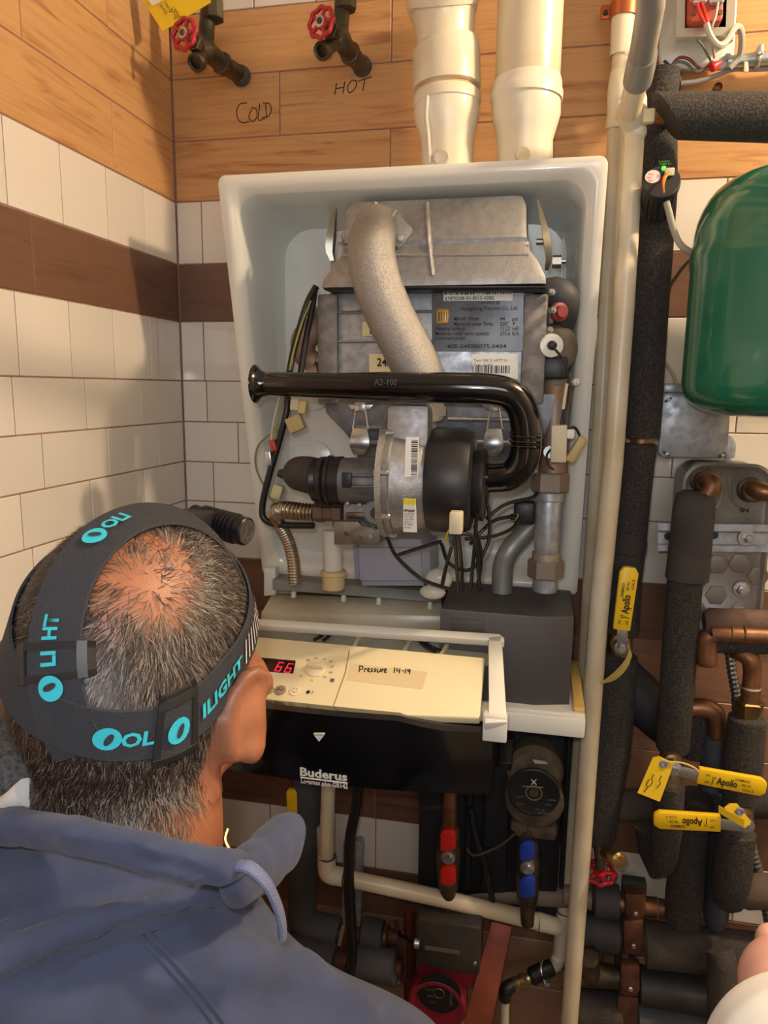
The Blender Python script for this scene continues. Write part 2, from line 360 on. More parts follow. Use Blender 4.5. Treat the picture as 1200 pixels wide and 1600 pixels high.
em.box(o, (.019, .0012, .022), bev=.003, seg=2); em.ob('gold_emblem', mat('gold_print', (190, 150, 84), .4, .5), pl)
for k in range(4):
    g = G(); rp(g, [(686+k*4, 488, yp-.0014), (686+k*4, 501, yp-.0014)], .8, 6); g.ob('emblem_bar', LABS, pl)
s1 = plate('barcode_sticker', quad(693, 456, 801, 470, yp-.0012), .001, LABW, BO)
barcode('barcode', at(694, 461, yp-.0013), X, Z, 106*mpp(at(745, 460, yp)), 5*mpp(at(745, 460, yp)), INK, s1, 40)
ptext('67470208-03-8015-0282', 695, 469, 5.4, s1, y=yp-.0012, wpx=76, bold=.012)
s2 = plate('paper_label', quad(738, 553, 809, 592, yp), .001, LABW, BO)
barcode('barcode', at(738, 583, yp-.0001), X, Z, 58*mpp(at(745, 580, yp)), 12*mpp(at(745, 580, yp)), INK, s2, 26)
ptext('Test: OK 2 14777 01', 740, 565, 4.2, s2, wpx=52); ptext('Test: GL002', 740, 572, 4.2, s2, wpx=30)
s3 = plate('yellow_sticker', quad(566, 503, 592, 525, yp), .001, LABC, BO); ptext('II', 577, 521, 15, s3, bold=.02); ptext('* 427', 577, 525, 4, s3)
s4 = plate('size_sticker', quad(577, 553, 640, 583, yp), .001, LABC, BO); ptext('24/30', 589, 572, 13, s4, wpx=36, bold=.02)
# lower part of exchanger: dark tapered sump
g = G()
def sring(uL, uR, v, y): a, b = at(uL, v, y), at(uR, v, y); return [Vector((a.x, y, a.z)), Vector((b.x, y, a.z)), Vector((b.x, -.05, a.z)), Vector((a.x, -.05, a.z))]
g.ring_loft([sring(505, 868, 612, -.19), sring(510, 862, 645, -.188), sring(540, 850, 676, -.185), sring(556, 840, 700, -.175), sring(560, 836, 722, -.165)])
g.ob('lower_casting', ALUD, BO, 30)
for v in (668, 692):
    g = G(); rp(g, [(556, v, -.188), (640, v+2, -.188)], 5, 8); g.ob('casting_rib', ALUD, BO)
for v in (655, 690, 735):
    g = G(); rp(g, [(700, v, -.189), (840, v+2, -.189)], 4, 8); g.ob('casting_rib', STL, BO)
# condensate pan
g = G(); g.ring_loft([[Vector((p.x, p.y, p.z)) for p in quad(548, 845, 668, 845, -.17)[:2]]+[Vector((at(668, 845, -.17).x, -.05, at(668, 845, -.17).z)), Vector((at(548, 845, -.17).x, -.05, at(548, 845, -.17).z))],
    [at(552, 918, -.17), at(672, 918, -.17), Vector((at(672, 918, -.17).x, -.05, at(672, 918, -.17).z)), Vector((at(552, 918, -.17).x, -.05, at(552, 918, -.17).z))]])
bmesh.ops.bevel(g.bm, geom=list(g.bm.edges), offset=.012, segments=3, affect='EDGES'); g.ob('condensate_pan', mat('pan_plastic', (150, 154, 168), .4), BO)
plate('shell_floor_ledge', [at(425, 905, -.09), at(690, 925, -.09), at(690, 942, -.1), at(425, 922, -.1)], .06, SOOT, BO, .002)
# gas/air casting
P = [(588, 352, -.225), (582, 372, -.268), (581, 405, -.287), (592, 450, -.292), (612, 498, -.292), (640, 552, -.292), (655, 590, -.288), (657, 625, -.28), (657, 652, -.275)]
g = G(); rp(g, P, [32, 36, 38, 38, 38, 38.5, 38, 37, 36], 24, 5); gm = g.ob('mixture_elbow', ALU2, BO, 60)
g = G(); F_ = [(526, 376), (531, 366), (566, 330), (580, 320), (592, 317), (606, 325), (614, 324), (622, 336), (642, 352), (645, 362), (632, 380), (622, 389), (600, 380), (560, 380), (536, 382)]
g.prism([at(u, v, -.226) for u, v in F_], (0, .012, 0), .003).ob('elbow_flange', ALU2, gm)
for a, b in (((560, 336), (583, 352)), ((586, 318), (584, 354)), ((617, 330), (596, 362))):
    g = G(); g.tube([at(*a, -.232), at(*b, -.262)], [.004, .005], 8).ob('web_rib', ALU2, gm)
def bolt(u, v, y, rpx, m=STL, parent=BO, d=.006, ax=(0, -1, 0)):
    c = at(u, v, y); r = rpx*mpp(c); g = G(); g.lathe(c, ax, [(0, r), (d*.8, r), (d, r*.8)], 6); g.lathe(c+Vector(ax)*d, ax, [(0, r*.55), (d*.5, r*.5)], 12)
    return g.ob('bolt', m, parent)
bolt(532, 376, -.226, 6, parent=gm); bolt(627, 374, -.226, 6, parent=gm)
g = G(); rp(g, [(598, 642, -.255), (698, 642, -.255)], 4, 8)
c = at(652, 640, -.27); k = mpp(c); G().lathe(c, Z, [(-.010, 40*k), (-.008, 45*k), (.004, 45*k), (.006, 40*k)], 28).ob('elbow_foot', ALU, gm); g.bm.free()
# black silencer tube
P = [(404, 600, -.335), (430, 600, -.335), (520, 603, -.335), (590, 604, -.335), (700, 606, -.333), (765, 608, -.33), (800, 618, -.325), (818, 645, -.318), (822, 690, -.31), (816, 722, -.305), (798, 742, -.30), (766, 746, -.297), (742, 748, -.296)]
g = G(); rp(g, P, [18, 18.5, 20, 22.5, 24, 24, 24, 24, 24, 24, 24, 24, 24], 24, 5)
c = at(404, 600, -.335); k = mpp(c); g.lathe(c, (-1, 0, .0), [(-.014, 18*k), (-.006, 20*k), (0, 25*k), (.003, 30*k), (.0045, 30*k), (.004, 27*k), (-.006, 17*k), (-.01, 12*k)], 28)
sl = g.ob('intake_silencer', GLOSSB, BO, 60); lab(sl, 'glossy black bent tube with flared end')
g = G()
for v in (676, 682, 690, 697): c = at(821, v, -.311); g.torus(c, (0.02, 0, 1), 23.5*mpp(c), .002, 28, 8)
g.ob('bellows_ring', GLOSSB, sl)
ptext('A2-100', 585, 602, 11, sl, mat('faint_print', (70, 70, 74), .5), y=-.3585, wpx=36)
# fan
fc = at(640, 748, -.29); k = mpp(fc)
g = G()
def xr(c, L, n=40): g.lathe(c, X, L, n)
ax = lambda u: at(u, 748, -.29).x-fc.x
xr(fc, [(ax(609), 58*k), (ax(611), 88*k), (ax(622), 90*k), (ax(624), 84*k), (ax(655), 80*k), (ax(672), 74*k), (ax(676), 66*k)])
g.prism([Vector((fc.x+ax(612), fc.y, fc.z))+Vector((0, a*k, b*k)) for a, b in ((-50, 20), (-50, 116), (30, 116), (60, 20))], (ax(676)-ax(612), 0, 0), .008)
fan = g.ob('fan_housing', ALU, BO, 40)
g = G(); xr(fc, [(ax(604), 90*k), (ax(604.5), 93*k), (ax(613), 93*k), (ax(613.5), 90*k)]); g.ob('housing_flange', ALU2, fan)
g = G()
for a in range(0, 360, 45):
    t = math.radians(a+12); c = fc+Vector((ax(612), -math.cos(t)*88*k, math.sin(t)*88*k)); g.lathe(c, X, [(-.008, .004), (-.008, .0045), (.010, .0045), (.012, .003)], 10)
g.ob('housing_screws', STL, fan)['kind'] = 'stuff'
g = G(); mc = at(706, 750, -.29); xr(mc, [(at(672, 750, -.29).x-mc.x, 60*k), (at(673, 750, -.29).x-mc.x, 78*k), (at(680, 750, -.29).x-mc.x, 81*k), (at(725, 750, -.29).x-mc.x, 81*k), (at(738, 750, -.29).x-mc.x, 76*k), (at(741, 750, -.29).x-mc.x, 66*k)], 48)
mo = g.ob('fan_motor', BLK, fan, 30); lab(mo, 'black round fan motor')
g = G(); c = at(748, 757, -.29); xr(c, [(-.008, 50*k), (.004, 56*k), (.008, 56*k), (.010, 50*k), (.011, 30*k), (.014, 28*k)], 36); g.ob('fan_inlet_ring', BLK, fan, 30)
g = G(); P0 = at(682, 700, -.29)
sb = plate('barcode_label', [at(634, 683, -.372), at(654, 683, -.372), at(652, 746, -.374), at(632, 746, -.374)], .003, LABW, fan); g.bm.free()
o = at(637, 745, -.3745); barcode('barcode', at(652, 745, -.3745), Z, -X, 58*mpp(o), 10*mpp(o), INK, sb, 30)
sm = plate('maker_label', [at(630, 779, -.366), at(649, 780, -.366), at(651, 832, -.36), at(630, 831, -.36)], .003, LABW, fan)
plate('yellow_band', [at(630, 779, -.3668), at(649, 780, -.3668), at(649.3, 789, -.3660), at(630, 788, -.3660)], .001, mat('yellow_print', (222, 206, 30), .5), sm)
ptext('ebmpapst', 631, 799, 5, sm, y=-.3665, wpx=17, bold=.03)
for i, v in enumerate((804, 808, 812, 816, 820, 825)): ptext(('RG128/1300', '3612-0202', '120V~ 60Hz', '0.85 A', '8718600', '010221')[i], 632, v, 3, sm, y=-.3655, wpx=(15, 13, 15, 10, 13, 11)[i])
g = G(); o = at(713, 816, -.372); g.box(o, (.016, .022, .028), bev=.002); cp = g.ob('motor_plug', BEIGE, fan)
# venturi, rubber ring and snorkel, left of the fan
vc = at(570, 752, -.29); k = mpp(vc); vx = lambda u: at(u, 752, -.29).x-vc.x
g = G(); g.lathe(vc, X, [(vx(528), 30*k), (vx(530), 36*k), (vx(606), 38*k), (vx(610), 30*k)], 32); ve = g.ob('venturi', ALUD, BO)
g = G(); g.box(at(542, 750, -.327), (.013, .008, .02), bev=.001); g.ob('venturi_clip', BLK, ve)
for dz in (-.008, .008): g = G(); rp(g, [(545, 752-dz*1100, -.326), (606, 752-dz*1100, -.328)], 2.4, 8); g.ob('venturi_rib', ALUD, ve)
g = G(); P = [(470, 741, -.275), (480, 744, -.283), (496, 749, -.288), (506, 752, -.29)]
g.lathe(vc, X, [(vx(484), 25*k), (vx(490), 30*k), (vx(492), 35*k), (vx(499), 33*k), (vx(501), 36*k), (vx(508), 37*k), (vx(510), 34*k), (vx(514), 39*k), (vx(519), 39*k), (vx(520), 37*k), (vx(535), 38*k), (vx(536), 34*k)], 32); rg = g.ob('rubber_sleeve', RUB, BO)
g = G(); rp(g, [(500, 746, -.288), (482, 742, -.284), (468, 740, -.27), (462, 740, -.25), (460, 740, -.235)], [29, 29, 27, 20, 10], 24, 5); g.ob('snorkel', mat('sooty_rubber', (48, 42, 40), .5), rg, 60)
# gas valve
g = G(); a, b = at(537, 785, -.3), at(610, 838, -.3); g.box(((a.x+b.x)/2, -.275, (a.z+b.z)/2), (b.x-a.x, .06, a.z-b.z), bev=.004); gv = g.ob('gas_valve', ALUD, BO)
c = at(590, 800, -.305); k = mpp(c); g = G().lathe(c, -Y, [(0, 21*k), (.008, 20*k), (.010, 17*k)], 28); g.ob('regulator_cap', mat('cap_grey', (116, 120, 122), .5), gv)
g = G().lathe(c-Y*.010, -Y, [(0, 9*k), (.006, 8*k)], 16); g.ob('regulator_screw', mat('dark_screw', (80, 62, 52), .5, .6), gv)
g = G(); g.prism([at(522, 815, -.316), at(560, 815, -.316), at(565, 823, -.316), at(595, 826, -.316), at(593, 851, -.316), at(522, 851, -.316)], (0, .03, 0), .001).ob('valve_bracket', mat('dull_zinc', (140, 134, 118), .5, .7, c2=(112, 106, 94), ns=40), gv)
for u, v in ((563, 840), (579, 838), (541, 834)): bolt(u, v, -.316, 4, BRS if u < 570 else STL, gv, .003)
for u, v in ((543, 787), (562, 789), (588, 787)): bolt(u, v, -.306, 4, STL, gv, .003)
bolt(576, 786, -.306, 4, mat('red_dot', (190, 40, 40), .5), gv, .003)
plate('coil_block', quad(539, 801, 570, 812, -.309), .01, BRZ, gv, .002)
g = G(); rp(g, [(545, 808, -.312), (560, 810, -.314), (575, 818, -.32), (588, 828, -.32)], 1.6, 8, 4); g.ob('coil_wire', mat('blue_black_wire', (30, 32, 58), .4), gv)
c = at(514, 800, -.285); k = mpp(c); g = G().lathe(c, X, [(-24*k, 14*k), (-22*k, 17*k), (-8*k, 17*k), (-6*k, 15*k), (6*k, 15*k), (8*k, 18*k), (22*k, 18*k), (24*k, 15*k)], 6); g.ob('brass_union', mat('brown_brass', (120, 100, 82), .5, .7, c2=(92, 76, 64), ns=30), gv, 20)
# corrugated gas hose
def corr(P, rpx, name, m, parent, pitch=.005, amp=.12, sub=10):
    pts = cr(px(P), sub); L = [0]
    for a, b in zip(pts, pts[1:]): L.append(L[-1]+(b-a).length)
    n = int(L[-1]/pitch*4); s = np.linspace(0, L[-1], n); A = np.array([p[:] for p in pts]); Q = [Vector([np.interp(t, L, A[:, i]) for i in range(3)]) for t in s]
    r0 = rpx*mpp(Q[0]); return G().tube(Q, [r0*(1+(amp if i % 4 < 2 else -amp)) for i in range(n)], 14).ob(name, m, parent, 60)
hs = mat('hose_steel', (168, 158, 142), .35, 1)
corr([(490, 801, -.285), (465, 799, -.285), (445, 797, -.28), (430, 800, -.27)], 13, 'corrugated_hose', hs, BO, .0052)
corr([(428, 800, -.262), (436, 818, -.245), (450, 845, -.235), (458, 875, -.235), (461, 912, -.235)], 10, 'corrugated_hose', hs, BO, .0045, .07)
g = G(); rp(g, [(519, 828, -.2), (520, 890, -.2)], 15, 20); dr = g.ob('drain_tube', mat('milky_plastic', (206, 206, 194), .35), BO)
g = G(); c = at(521, 905, -.2); k = mpp(c); g.lathe(c, Z, [(-16*k, 16*k), (-14*k, 18*k), (6*k, 18*k), (8*k, 20*k), (14*k, 20*k), (15*k, 16*k)], 24); g.ob('drain_cap', mat('amber_plastic', (206, 184, 136), .4), dr)
# latches
def latch(u, v, du, h, y, m=STL):
    g = G(); c = at(u, v, y); k = mpp(c)
    g.prism([at(u-20, v-10, y), at(u+20, v-10, y), at(u+14, v-1, y), at(u-14, v-1, y)], (0, .004, 0), .001)
    la = g.ob('toggle_latch', m, BO)
    g = G(); g.box(at(u, v-6, y-.004), (16*k, .008, 14*k), bev=.001); g.ob('latch_yoke', m, la)
    for s in (-1, 1): g = G(); rp(g, [(u+s*7, v-4, y-.004), (u+s*9, v+8, y-.007), (u+s*12, v+h*.42, y-.012)], 1.6, 8, 4); g.ob('latch_wire', m, la)
    g = G(); rings = []
    for t, wd, dy in ((.4, 11, -.014), (.5, 13, -.018), (.68, 15.5, -.022), (.82, 15.5, -.022), (.92, 12, -.017), (1, 9, -.012)):
        c2 = at(u+du*t, v+h*t, y+dy); rings.append([c2+Vector((-wd*k, 0, 0)), c2+Vector((0, -.004, 0)), c2+Vector((wd*k, 0, 0)), c2+Vector((0, .003, 0))])
    g.ring_loft(rings); g.ob('latch_lever', m, la, 40)
latch(563, 642, -2, 68, -.2); latch(773, 642, -3, 70, -.2)
def sidelatch(P, m):
    g = G(); pts = px(P); rings = []
    for (u, v, y), wd in zip(P, (3, 6, 9, 9, 8, 5)):
        c = at(u, v, y); kk = mpp(c)*wd; rings.append([c+Vector((-kk*.6, -kk, 0)), c+Vector((kk*.6, -kk*.6, 0)), c+Vector((kk*.6, kk, 0)), c+Vector((-kk*.6, kk*.6, 0))])
    g.ring_loft(rings); return g.ob('side_latch', m, BO, 40)
STB = mat('dark_steel', (150, 146, 134), .3, 1)
sidelatch([(840, 312, -.19), (846, 336, -.2), (852, 360, -.21), (856, 385, -.215), (858, 405, -.215), (854, 422, -.21)], STB)
sidelatch([(524, 326, -.19), (521, 345, -.2), (518, 365, -.205), (516, 385, -.205), (516, 395, -.205), (520, 408, -.205)], STB)
g = G(); rp(g, [(838, 378, -.2), (850, 378, -.2)], 5, 10); rp(g, [(862, 409, -.205), (884, 408, -.205)], 4, 10); c = at(870, 409, -.205); g.lathe(c, X, [(-.006, .009), (.006, .009)], 6); g.ob('latch_bolt', STB, BO)
for u, v in ((860, 457), (862, 485), (857, 516), (898, 597)): bolt(u, v, -.2, 6, STL if u < 890 else SHRIM, BO, .006, (.5, -.8, 0))
# side elbows under foam on the right of the exchanger
g = G(); rp(g, [(846, 462, -.16), (866, 456, -.165), (880, 466, -.165), (884, 486, -.16), (880, 505, -.15)], [20, 23, 25, 20, 16], 20, 4); g.ob('return_elbow', mat('dark_elastomer', (62, 62, 64), .6), BO, 60)
c = at(872, 488, -.185); g = G().lathe(c, (.5, -.86, 0), [(0, .014), (.006, .013), (.007, .009), (.012, .008)], 20); g.ob('red_sealed_port', mat('dark_red', (126, 46, 46), .5), BO)
g = G(); g.ball(at(866, 545, -.15), .034, 20, (1, .8, 1.1)); g.ball(at(868, 600, -.14), .026, 18, (1.1, .8, 1)); g.ob('header_casting', mat('sandy_cast', (134, 124, 108), .6, .4, c2=(108, 100, 90), ns=40), BO)
c = at(861, 540, -.19); g = G().lathe(c, (.25, -.97, 0), [(0, .017), (.004, .0165), (.005, .013), (.0045, .007)], 28); ws = g.ob('sensor_grommet', mat('white_cap', (230, 232, 222), .35), BO)
g = G().lathe(c+Vector((.25, -.97, 0))*.004, (.25, -.97, 0), [(0, .007), (.006, .006), (.008, .003)], 16); g.ob('sensor_tip', BLK, ws)
plate('port_cover', quad(843, 557, 888, 592, -.185), .01, BLK, BO, .004)
# sandy headers on the left
g = G(); rp(g, [(500, 510, -.14), (484, 520, -.15), (474, 535, -.15), (476, 556, -.145), (492, 566, -.14)], [20, 22, 20, 18, 16], 18, 4); rp(g, [(486, 585, -.14), (500, 580, -.14)], 16, 12); g.ob('header_casting', mat('brown_cast', (158, 136, 116), .6, .3, c2=(124, 104, 88), ns=24), BO, 60)
g = G(); rp(g, [(492, 487, -.165), (482, 487, -.175), (474, 489, -.18)], [9, 9, 6], 12, 3); g.ob('left_bolt', mat('pale_zinc', (170, 160, 144), .5, .6), BO)
# wiring: left loom
def wire(P, rpx, m, parent=BO, name='wire', sub=6, n=8): g = G(); rp(g, P, rpx, n, sub); return g.ob(name, m, parent, 80)
wire([(494, 448, -.2), (480, 474, -.21), (466, 520, -.215), (456, 560, -.22), (450, 600, -.24), (448, 640, -.25), (436, 690, -.25), (420, 745, -.25), (410, 790, -.25), (414, 812, -.25), (440, 820, -.25), (490, 821, -.26)], 5.5, WIREB, name='loom')
wire([(492, 452, -.195), (488, 480, -.2), (478, 530, -.21), (470, 580, -.22), (464, 610, -.23)], 5, WIREB, name='loom')
wire([(486, 470, -.215), (470, 510, -.222), (456, 560, -.23), (446, 615, -.24), (434, 655, -.25), (428, 690, -.25)], 1.6, WIREY)
wire([(440, 610, -.24), (432, 640, -.25), (426, 670, -.25), (424, 688, -.25)], 2.2, WIREG)
wire([(450, 626, -.24), (452, 650, -.25), (442, 668, -.25), (420, 680, -.25), (402, 700, -.25), (400, 730, -.25), (414, 762, -.25), (432, 788, -.25), (470, 796, -.255)], 1.6, mat('olive_wire', (120, 114, 72), .5))
for u, v, w_, h_, m, nm, a in ((462, 632, 14, 18, BEIGE, 'connector', .1), (474, 636, 12, 20, mat('yellowish_plug', (206, 190, 120), .5), 'connector', .15), (462, 662, 26, 24, OCHRE, 'connector', -.4), (428, 696, 10, 18, mat('red_plug', (176, 58, 44), .5), 'crimp', -.3), (421, 716, 10, 24, mat('silver_crimp', (190, 190, 190), .3, .8), 'crimp', -.1), (434, 768, 16, 22, mat('pale_plug', (186, 182, 140), .5), 'connector', .3), (440, 740, 10, 12, BLK, 'crimp', .3)):
    c = at(u, v, -.252); kk = mpp(c); G().box(c, (w_*kk, .014, h_*kk), Matrix.Rotation(a, 3, 'Y'), .002).ob(nm, m, BO)
# wiring: right of exchanger
wire([(864, 542, -.2), (880, 562, -.205), (888, 590, -.21), (886, 630, -.22), (878, 664, -.225)], 2, WIREB)
wire([(886, 600, -.212), (880, 640, -.22)], 3.4, BEIGE, name='wire_sleeve')
for P in ([(876, 664, -.225), (880, 640, -.222)], [(882, 664, -.225), (884, 640, -.222)], [(862, 700, -.225), (854, 712, -.22), (858, 728, -.22), (866, 734, -.22)]): wire(P, 1.5, WIREB)
g = G(); c = at(873, 693, -.228); kk = mpp(c); g.box(c, (24*kk, .02, 58*kk), Matrix.Rotation(-.02, 3, 'Y'), .002); g.ob('connector', BEIGE, BO)
g = G(); c = at(900, 702, -.222); g.box(c, (14*kk, .016, 44*kk), Matrix.Rotation(.5, 3, 'Y'), .003); g.ob('connector', mat('tan_plug', (184, 164, 110), .5), BO)
wire([(886, 672, -.228), (898, 668, -.225), (906, 682, -.222), (904, 692, -.222)], 2.2, WIREB)
g = G(); g.box(at(891, 678, -.226), (.012, .01, .014), bev=.003); g.ob('paper_flag', LABW, BO)
# flow pipe on the right: copper, nuts, galvanised
fp = [(858, 640, 24), (856, 735, 24)]
g = G(); rp(g, [(868, 612, -.15), (866, 650, -.16), (864, 742, -.16)], [26, 22, 22], 20, 4); g.ob('flow_pipe', mat('stained_steel', (140, 132, 122), .5, .6, c2=(150, 118, 92), ns=18), BO)
c = at(859, 706, -.19); g = G().lathe(c, -Y, [(0, .010), (.004, .009)], 16); g.ob('drain_screw', STL, BO)
for v0, v1, r, n, m in ((738, 768, 29, 6, RUST), (768, 782, 23, 20, GALV), (782, 862, 20, 20, GALV), (862, 876, 22, 20, mat('stained_galv', (168, 158, 142), .5, .6)), (874, 902, 28, 6, RUST), (902, 924, 19, 20, GALV)):
    a, b = at(860-(v0-738)*.05, v0, -.17), at(860-(v1-738)*.05, v1, -.17); kk = mpp(a); g = G(); d = (b-a); L_ = d.length
    g.lathe(a, d, [(0, r*kk*.93), (L_*.08, r*kk), (L_*.92, r*kk), (L_, r*kk*.93)], n); g.ob('pipe_union' if n == 6 else 'flow_pipe', m, BO, 30)
g = G(); rp(g, [(838, 815, -.12), (815, 838, -.13), (796, 860, -.14), (786, 885, -.14), (784, 925, -.14)], 16, 18, 5); g.ob('relief_tube', mat('zinc_tube', (142, 146, 142), .45, .5), BO, 60)
g = G(); c = at(820, 800, -.15); kk = mpp(c); g.box(c, (34*kk, .03, 36*kk), bev=.006); g.lathe(at(806, 808, -.17), (-1, 0, 0), [(0, .005), (.008, .005)], 10); g.ob('pressure_sensor', BLK, BO)
g = G(); g.box(at(806, 808, -.168), (.008, .01, .01), bev=.001); g.ob('sensor_plug', OCHRE, BO)
# loom under the fan
for P in ([(712, 830, -.37), (704, 860, -.33), (696, 890, -.28), (690, 918, -.26)], [(716, 832, -.37), (720, 870, -.33), (722, 900, -.28), (720, 922, -.26)], [(745, 800, -.33), (742, 850, -.3), (738, 890, -.28), (735, 925, -.26)],
          [(690, 850, -.3), (702, 880, -.29), (735, 890, -.28), (762, 850, -.27), (764, 800, -.27), (758, 780, -.27)], [(760, 810, -.27), (790, 788, -.24), (830, 778, -.2), (840, 770, -.18)], [(735, 850, -.29), (770, 815, -.25), (806, 806, -.19)],
          [(728, 842, -.3), (770, 838, -.26), (800, 826, -.22), (812, 810, -.2)], [(604, 838, -.31), (620, 870, -.3), (660, 905, -.29), (700, 920, -.27)], [(620, 868, -.3), (650, 858, -.3), (690, 846, -.3)], [(700, 835, -.34), (740, 840, -.31), (748, 900, -.28), (750, 922, -.26)],
          [(742, 822, -.3), (752, 870, -.28), (745, 925, -.26)], [(708, 826, -.375), (712, 856, -.34), (716, 924, -.28)]): wire(P, 3, WIREB)
wire([(702, 828, -.375), (697, 842, -.37), (704, 852, -.36)], 2, mat('yellow_wire', (190, 160, 40), .5)); wire([(705, 828, -.378), (703, 842, -.372), (706, 854, -.36)], 2, mat('blue_wire', (50, 90, 130), .5))
g = G(); g.ball(at(686, 905, -.24), .017, 14, (1.2, .8, 1)); g.ball(at(676, 925, -.24), .014, 12, (1.4, .8, .8)); g.ob('clear_sleeve', mat('clear_bag', (190, 190, 180), .3), BO)

# control tray: fixed ledge with the grey box, and the control unit hinged out in front of it
ZT, yF = -.465, -.268
xl, xr_ = .172, at(915, 1120, yF).x
_B = np.array(at(758, 1027, -.285)[:]); _N = np.array([0, -.454, .891])
def atp(u, v, off=0):
    d = ray(u, v); return Vector(CAM+d*(((_B+_N*off-CAM)@_N)/(d@_N)))
g = G(); g.box(((xl+xr_)/2, (yF-.05)/2-.005, ZT-.019), (xr_-xl, -.045-yF, .030), bev=.004); tr = g.ob('control_tray', WPL, BO)
a = atz(781, 1100, ZT)
g = G(); g.box(((a.x+xr_)/2, yF+.06, ZT-.0185), (xr_-a.x, .12, .037), bev=.004); g.ob('tray_end', WPL, tr)
def slab(name, L, off, th, m, parent=tr, bev=.0015): return G().prism([atp(u, v, off) for u, v in L], Vector(_N)*-th, bev).ob(name, m, parent)
g = G(); g.box((xr_-.009, yF+.10, ZT+.003), (.016, .19, .010), bev=.003); lab(g.ob('amber_ledge', mat('amber_edge', (228, 190, 110), .5), tr), 'amber-coloured ledge beside the grey box')  # ledge coloured amber where the rest of the tray is off-white
# translucent rear shelf
g = G(); Q = [at(425, 928, -.07), at(690, 938, -.07), at(690, 962, -.11), at(408, 958, -.11)]
g.prism(Q, (0, .003, -.006), .001).ob('rear_shelf', TRAY, tr)
g = G(); g.prism([at(408, 958, -.11), at(692, 962, -.11), at(692, 985, -.115), at(408, 980, -.115)], (0, .005, 0), .001).ob('shelf_front', TRAY, tr)
for u, v in ((459, 925), (537, 931), (592, 936), (672, 943)):
    c = at(u, v+8, -.09); g = G().lathe(c, Z, [(0, .005), (.010, .0045), (.013, .003)], 12); g.ob('peg', WPL, tr)
g = G(); g.prism([at(412, 888, -.08), at(430, 888, -.08), at(430, 930, -.08), at(412, 932, -.08)], (0, .02, 0), .002).ob('corner_post', WPL, tr)
g = G(); g.prism([at(430, 895, -.06), at(456, 928, -.06), at(430, 928, -.06)], (0, .003, 0), .0008).ob('corner_gusset', TRAY, tr)
# white frame around the opening
FX, FY, FN = X, Vector((0, .891, .454)), Vector(_N); TILT = Matrix.Rotation(math.radians(27), 3, 'X')
FR = .010
slab('frame_rail', [(286, 959), (780, 990), (788, 996), (788, 1003), (775, 1001), (286, 969)], FR, .012, WPL)
slab('frame_rail', [(762, 995), (784, 992), (792, 1128), (757, 1130), (757, 1122), (766, 1118)], FR, .014, WPL)
g = G(); a, b = atp(757, 1122, FR), atp(790, 1128, FR); g.box(((a.x+b.x)/2, a.y+.008, a.z-.014), (b.x-a.x+.004, .016, .036), bev=.002); g.ob('frame_front', WPL, tr)
slab('tray_well', [(290, 965), (770, 1000), (762, 1040), (290, 1000)], -.022, .003, mat('well_plastic', (150, 148, 130), .5))
for u in (560, 640, 700): 
    g = G(); g.prism([atp(u, 984+(u-400)*.068, -.021), atp(u+6, 984+(u-400)*.068, -.021), atp(u-8, 1026, -.021), atp(u-14, 1026, -.021)], FN*.006).ob('well_rib', TRAY, tr)
for P in ([(490, 985), (503, 992), (490, 1000)], [(505, 988), (515, 992), (505, 1001)], [(650, 995), (664, 1010), (680, 1018)], [(656, 995), (672, 1010), (690, 1017)]):
    g = G(); g.tube(cr([atp(u, v, -.016) for u, v in P], 4), .0028, 8).ob('tray_wire', WIREB, tr)
# the cream control face
PZ = 0.0
face = slab('control_face', [(290, 984), (758, 1027), (750, 1122), (516, 1113), (290, 1086)], PZ, .014, CREAM, tr, .003)
def ftext(s, u, v, hpx, m=INK, wpx=None, bold=0, parent=None, dz=0, name='printed_text'):
    o = atp(u, v, PZ+.0003+dz); kk = mpp(o); return text(name, s, hpx*kk*1.9, o, FX, FY, m, parent or face, 'LEFT', .0005, wpx*kk if wpx else None, bold)
g = G(); rr = [(546, 1016), (540, 1050), (518, 1112)]; g.tube([atp(u, v, PZ+.0002) for u, v in rr], .0008, 6).ob('door_seam', mat('seam_line', (150, 134, 104), .7), face)  # door joint drawn as a thin darker tan line
dp = G().prism([atp(u, v, PZ+.001) for u, v in ((396, 1026), (462, 1032), (458, 1052), (394, 1047))], FN*-.002, .0005).ob('display', mat('display_window', (44, 12, 12), .15), face)
SEG = mat('red_segments', (255, 40, 70), .4, emit=1.1)
def seg7(ch, u, v):
    on = {'6': 'afgedc'}[ch]; g = G(); wd, h = .0075, .0062; o = atp(u, v, PZ+.0016)
    S = {'a': ((0, 2*h), (wd, 2*h)), 'f': ((0, 2*h), (0, h)), 'g': ((0, h), (wd, h)), 'e': ((0, h), (0, 0)), 'd': ((0, 0), (wd, 0)), 'c': ((wd, 0), (wd, h)), 'b': ((wd, h), (wd, 2*h))}
    for q in on: (ax_, ay), (bx, by) = S[q]; g.tube([o+FX*(ax_+ay*.15)+FY*ay*1.3, o+FX*(bx+by*.15)+FY*by*1.3], .0006, 6)
    g.ob('digit', SEG, dp)
seg7('6', 429, 1048); seg7('6', 444, 1050)
c = atp(494, 1045, PZ); kd = mpp(c)
di = G().lathe(c, FN, [(0, 17*kd), (.002, 17*kd), (.003, 16*kd), (.004, 14*kd)], 32).ob('dial', CREAM, face)
G().box(c+FN*.007, (26*kd, .007, .008), TILT, .002).ob('dial_grip', CREAM, di)
for s, u, v in (('90', 478, 1033), ('110', 490, 1030), ('120', 503, 1031), ('140', 513, 1035), ('150', 515, 1043), ('160', 513, 1052), ('Aut', 504, 1059), ('.', 474, 1040), ('.', 471, 1050), ('0', 468, 1058)): ftext(s, u, v, 3, wpx=None if len(s) == 1 else 6)
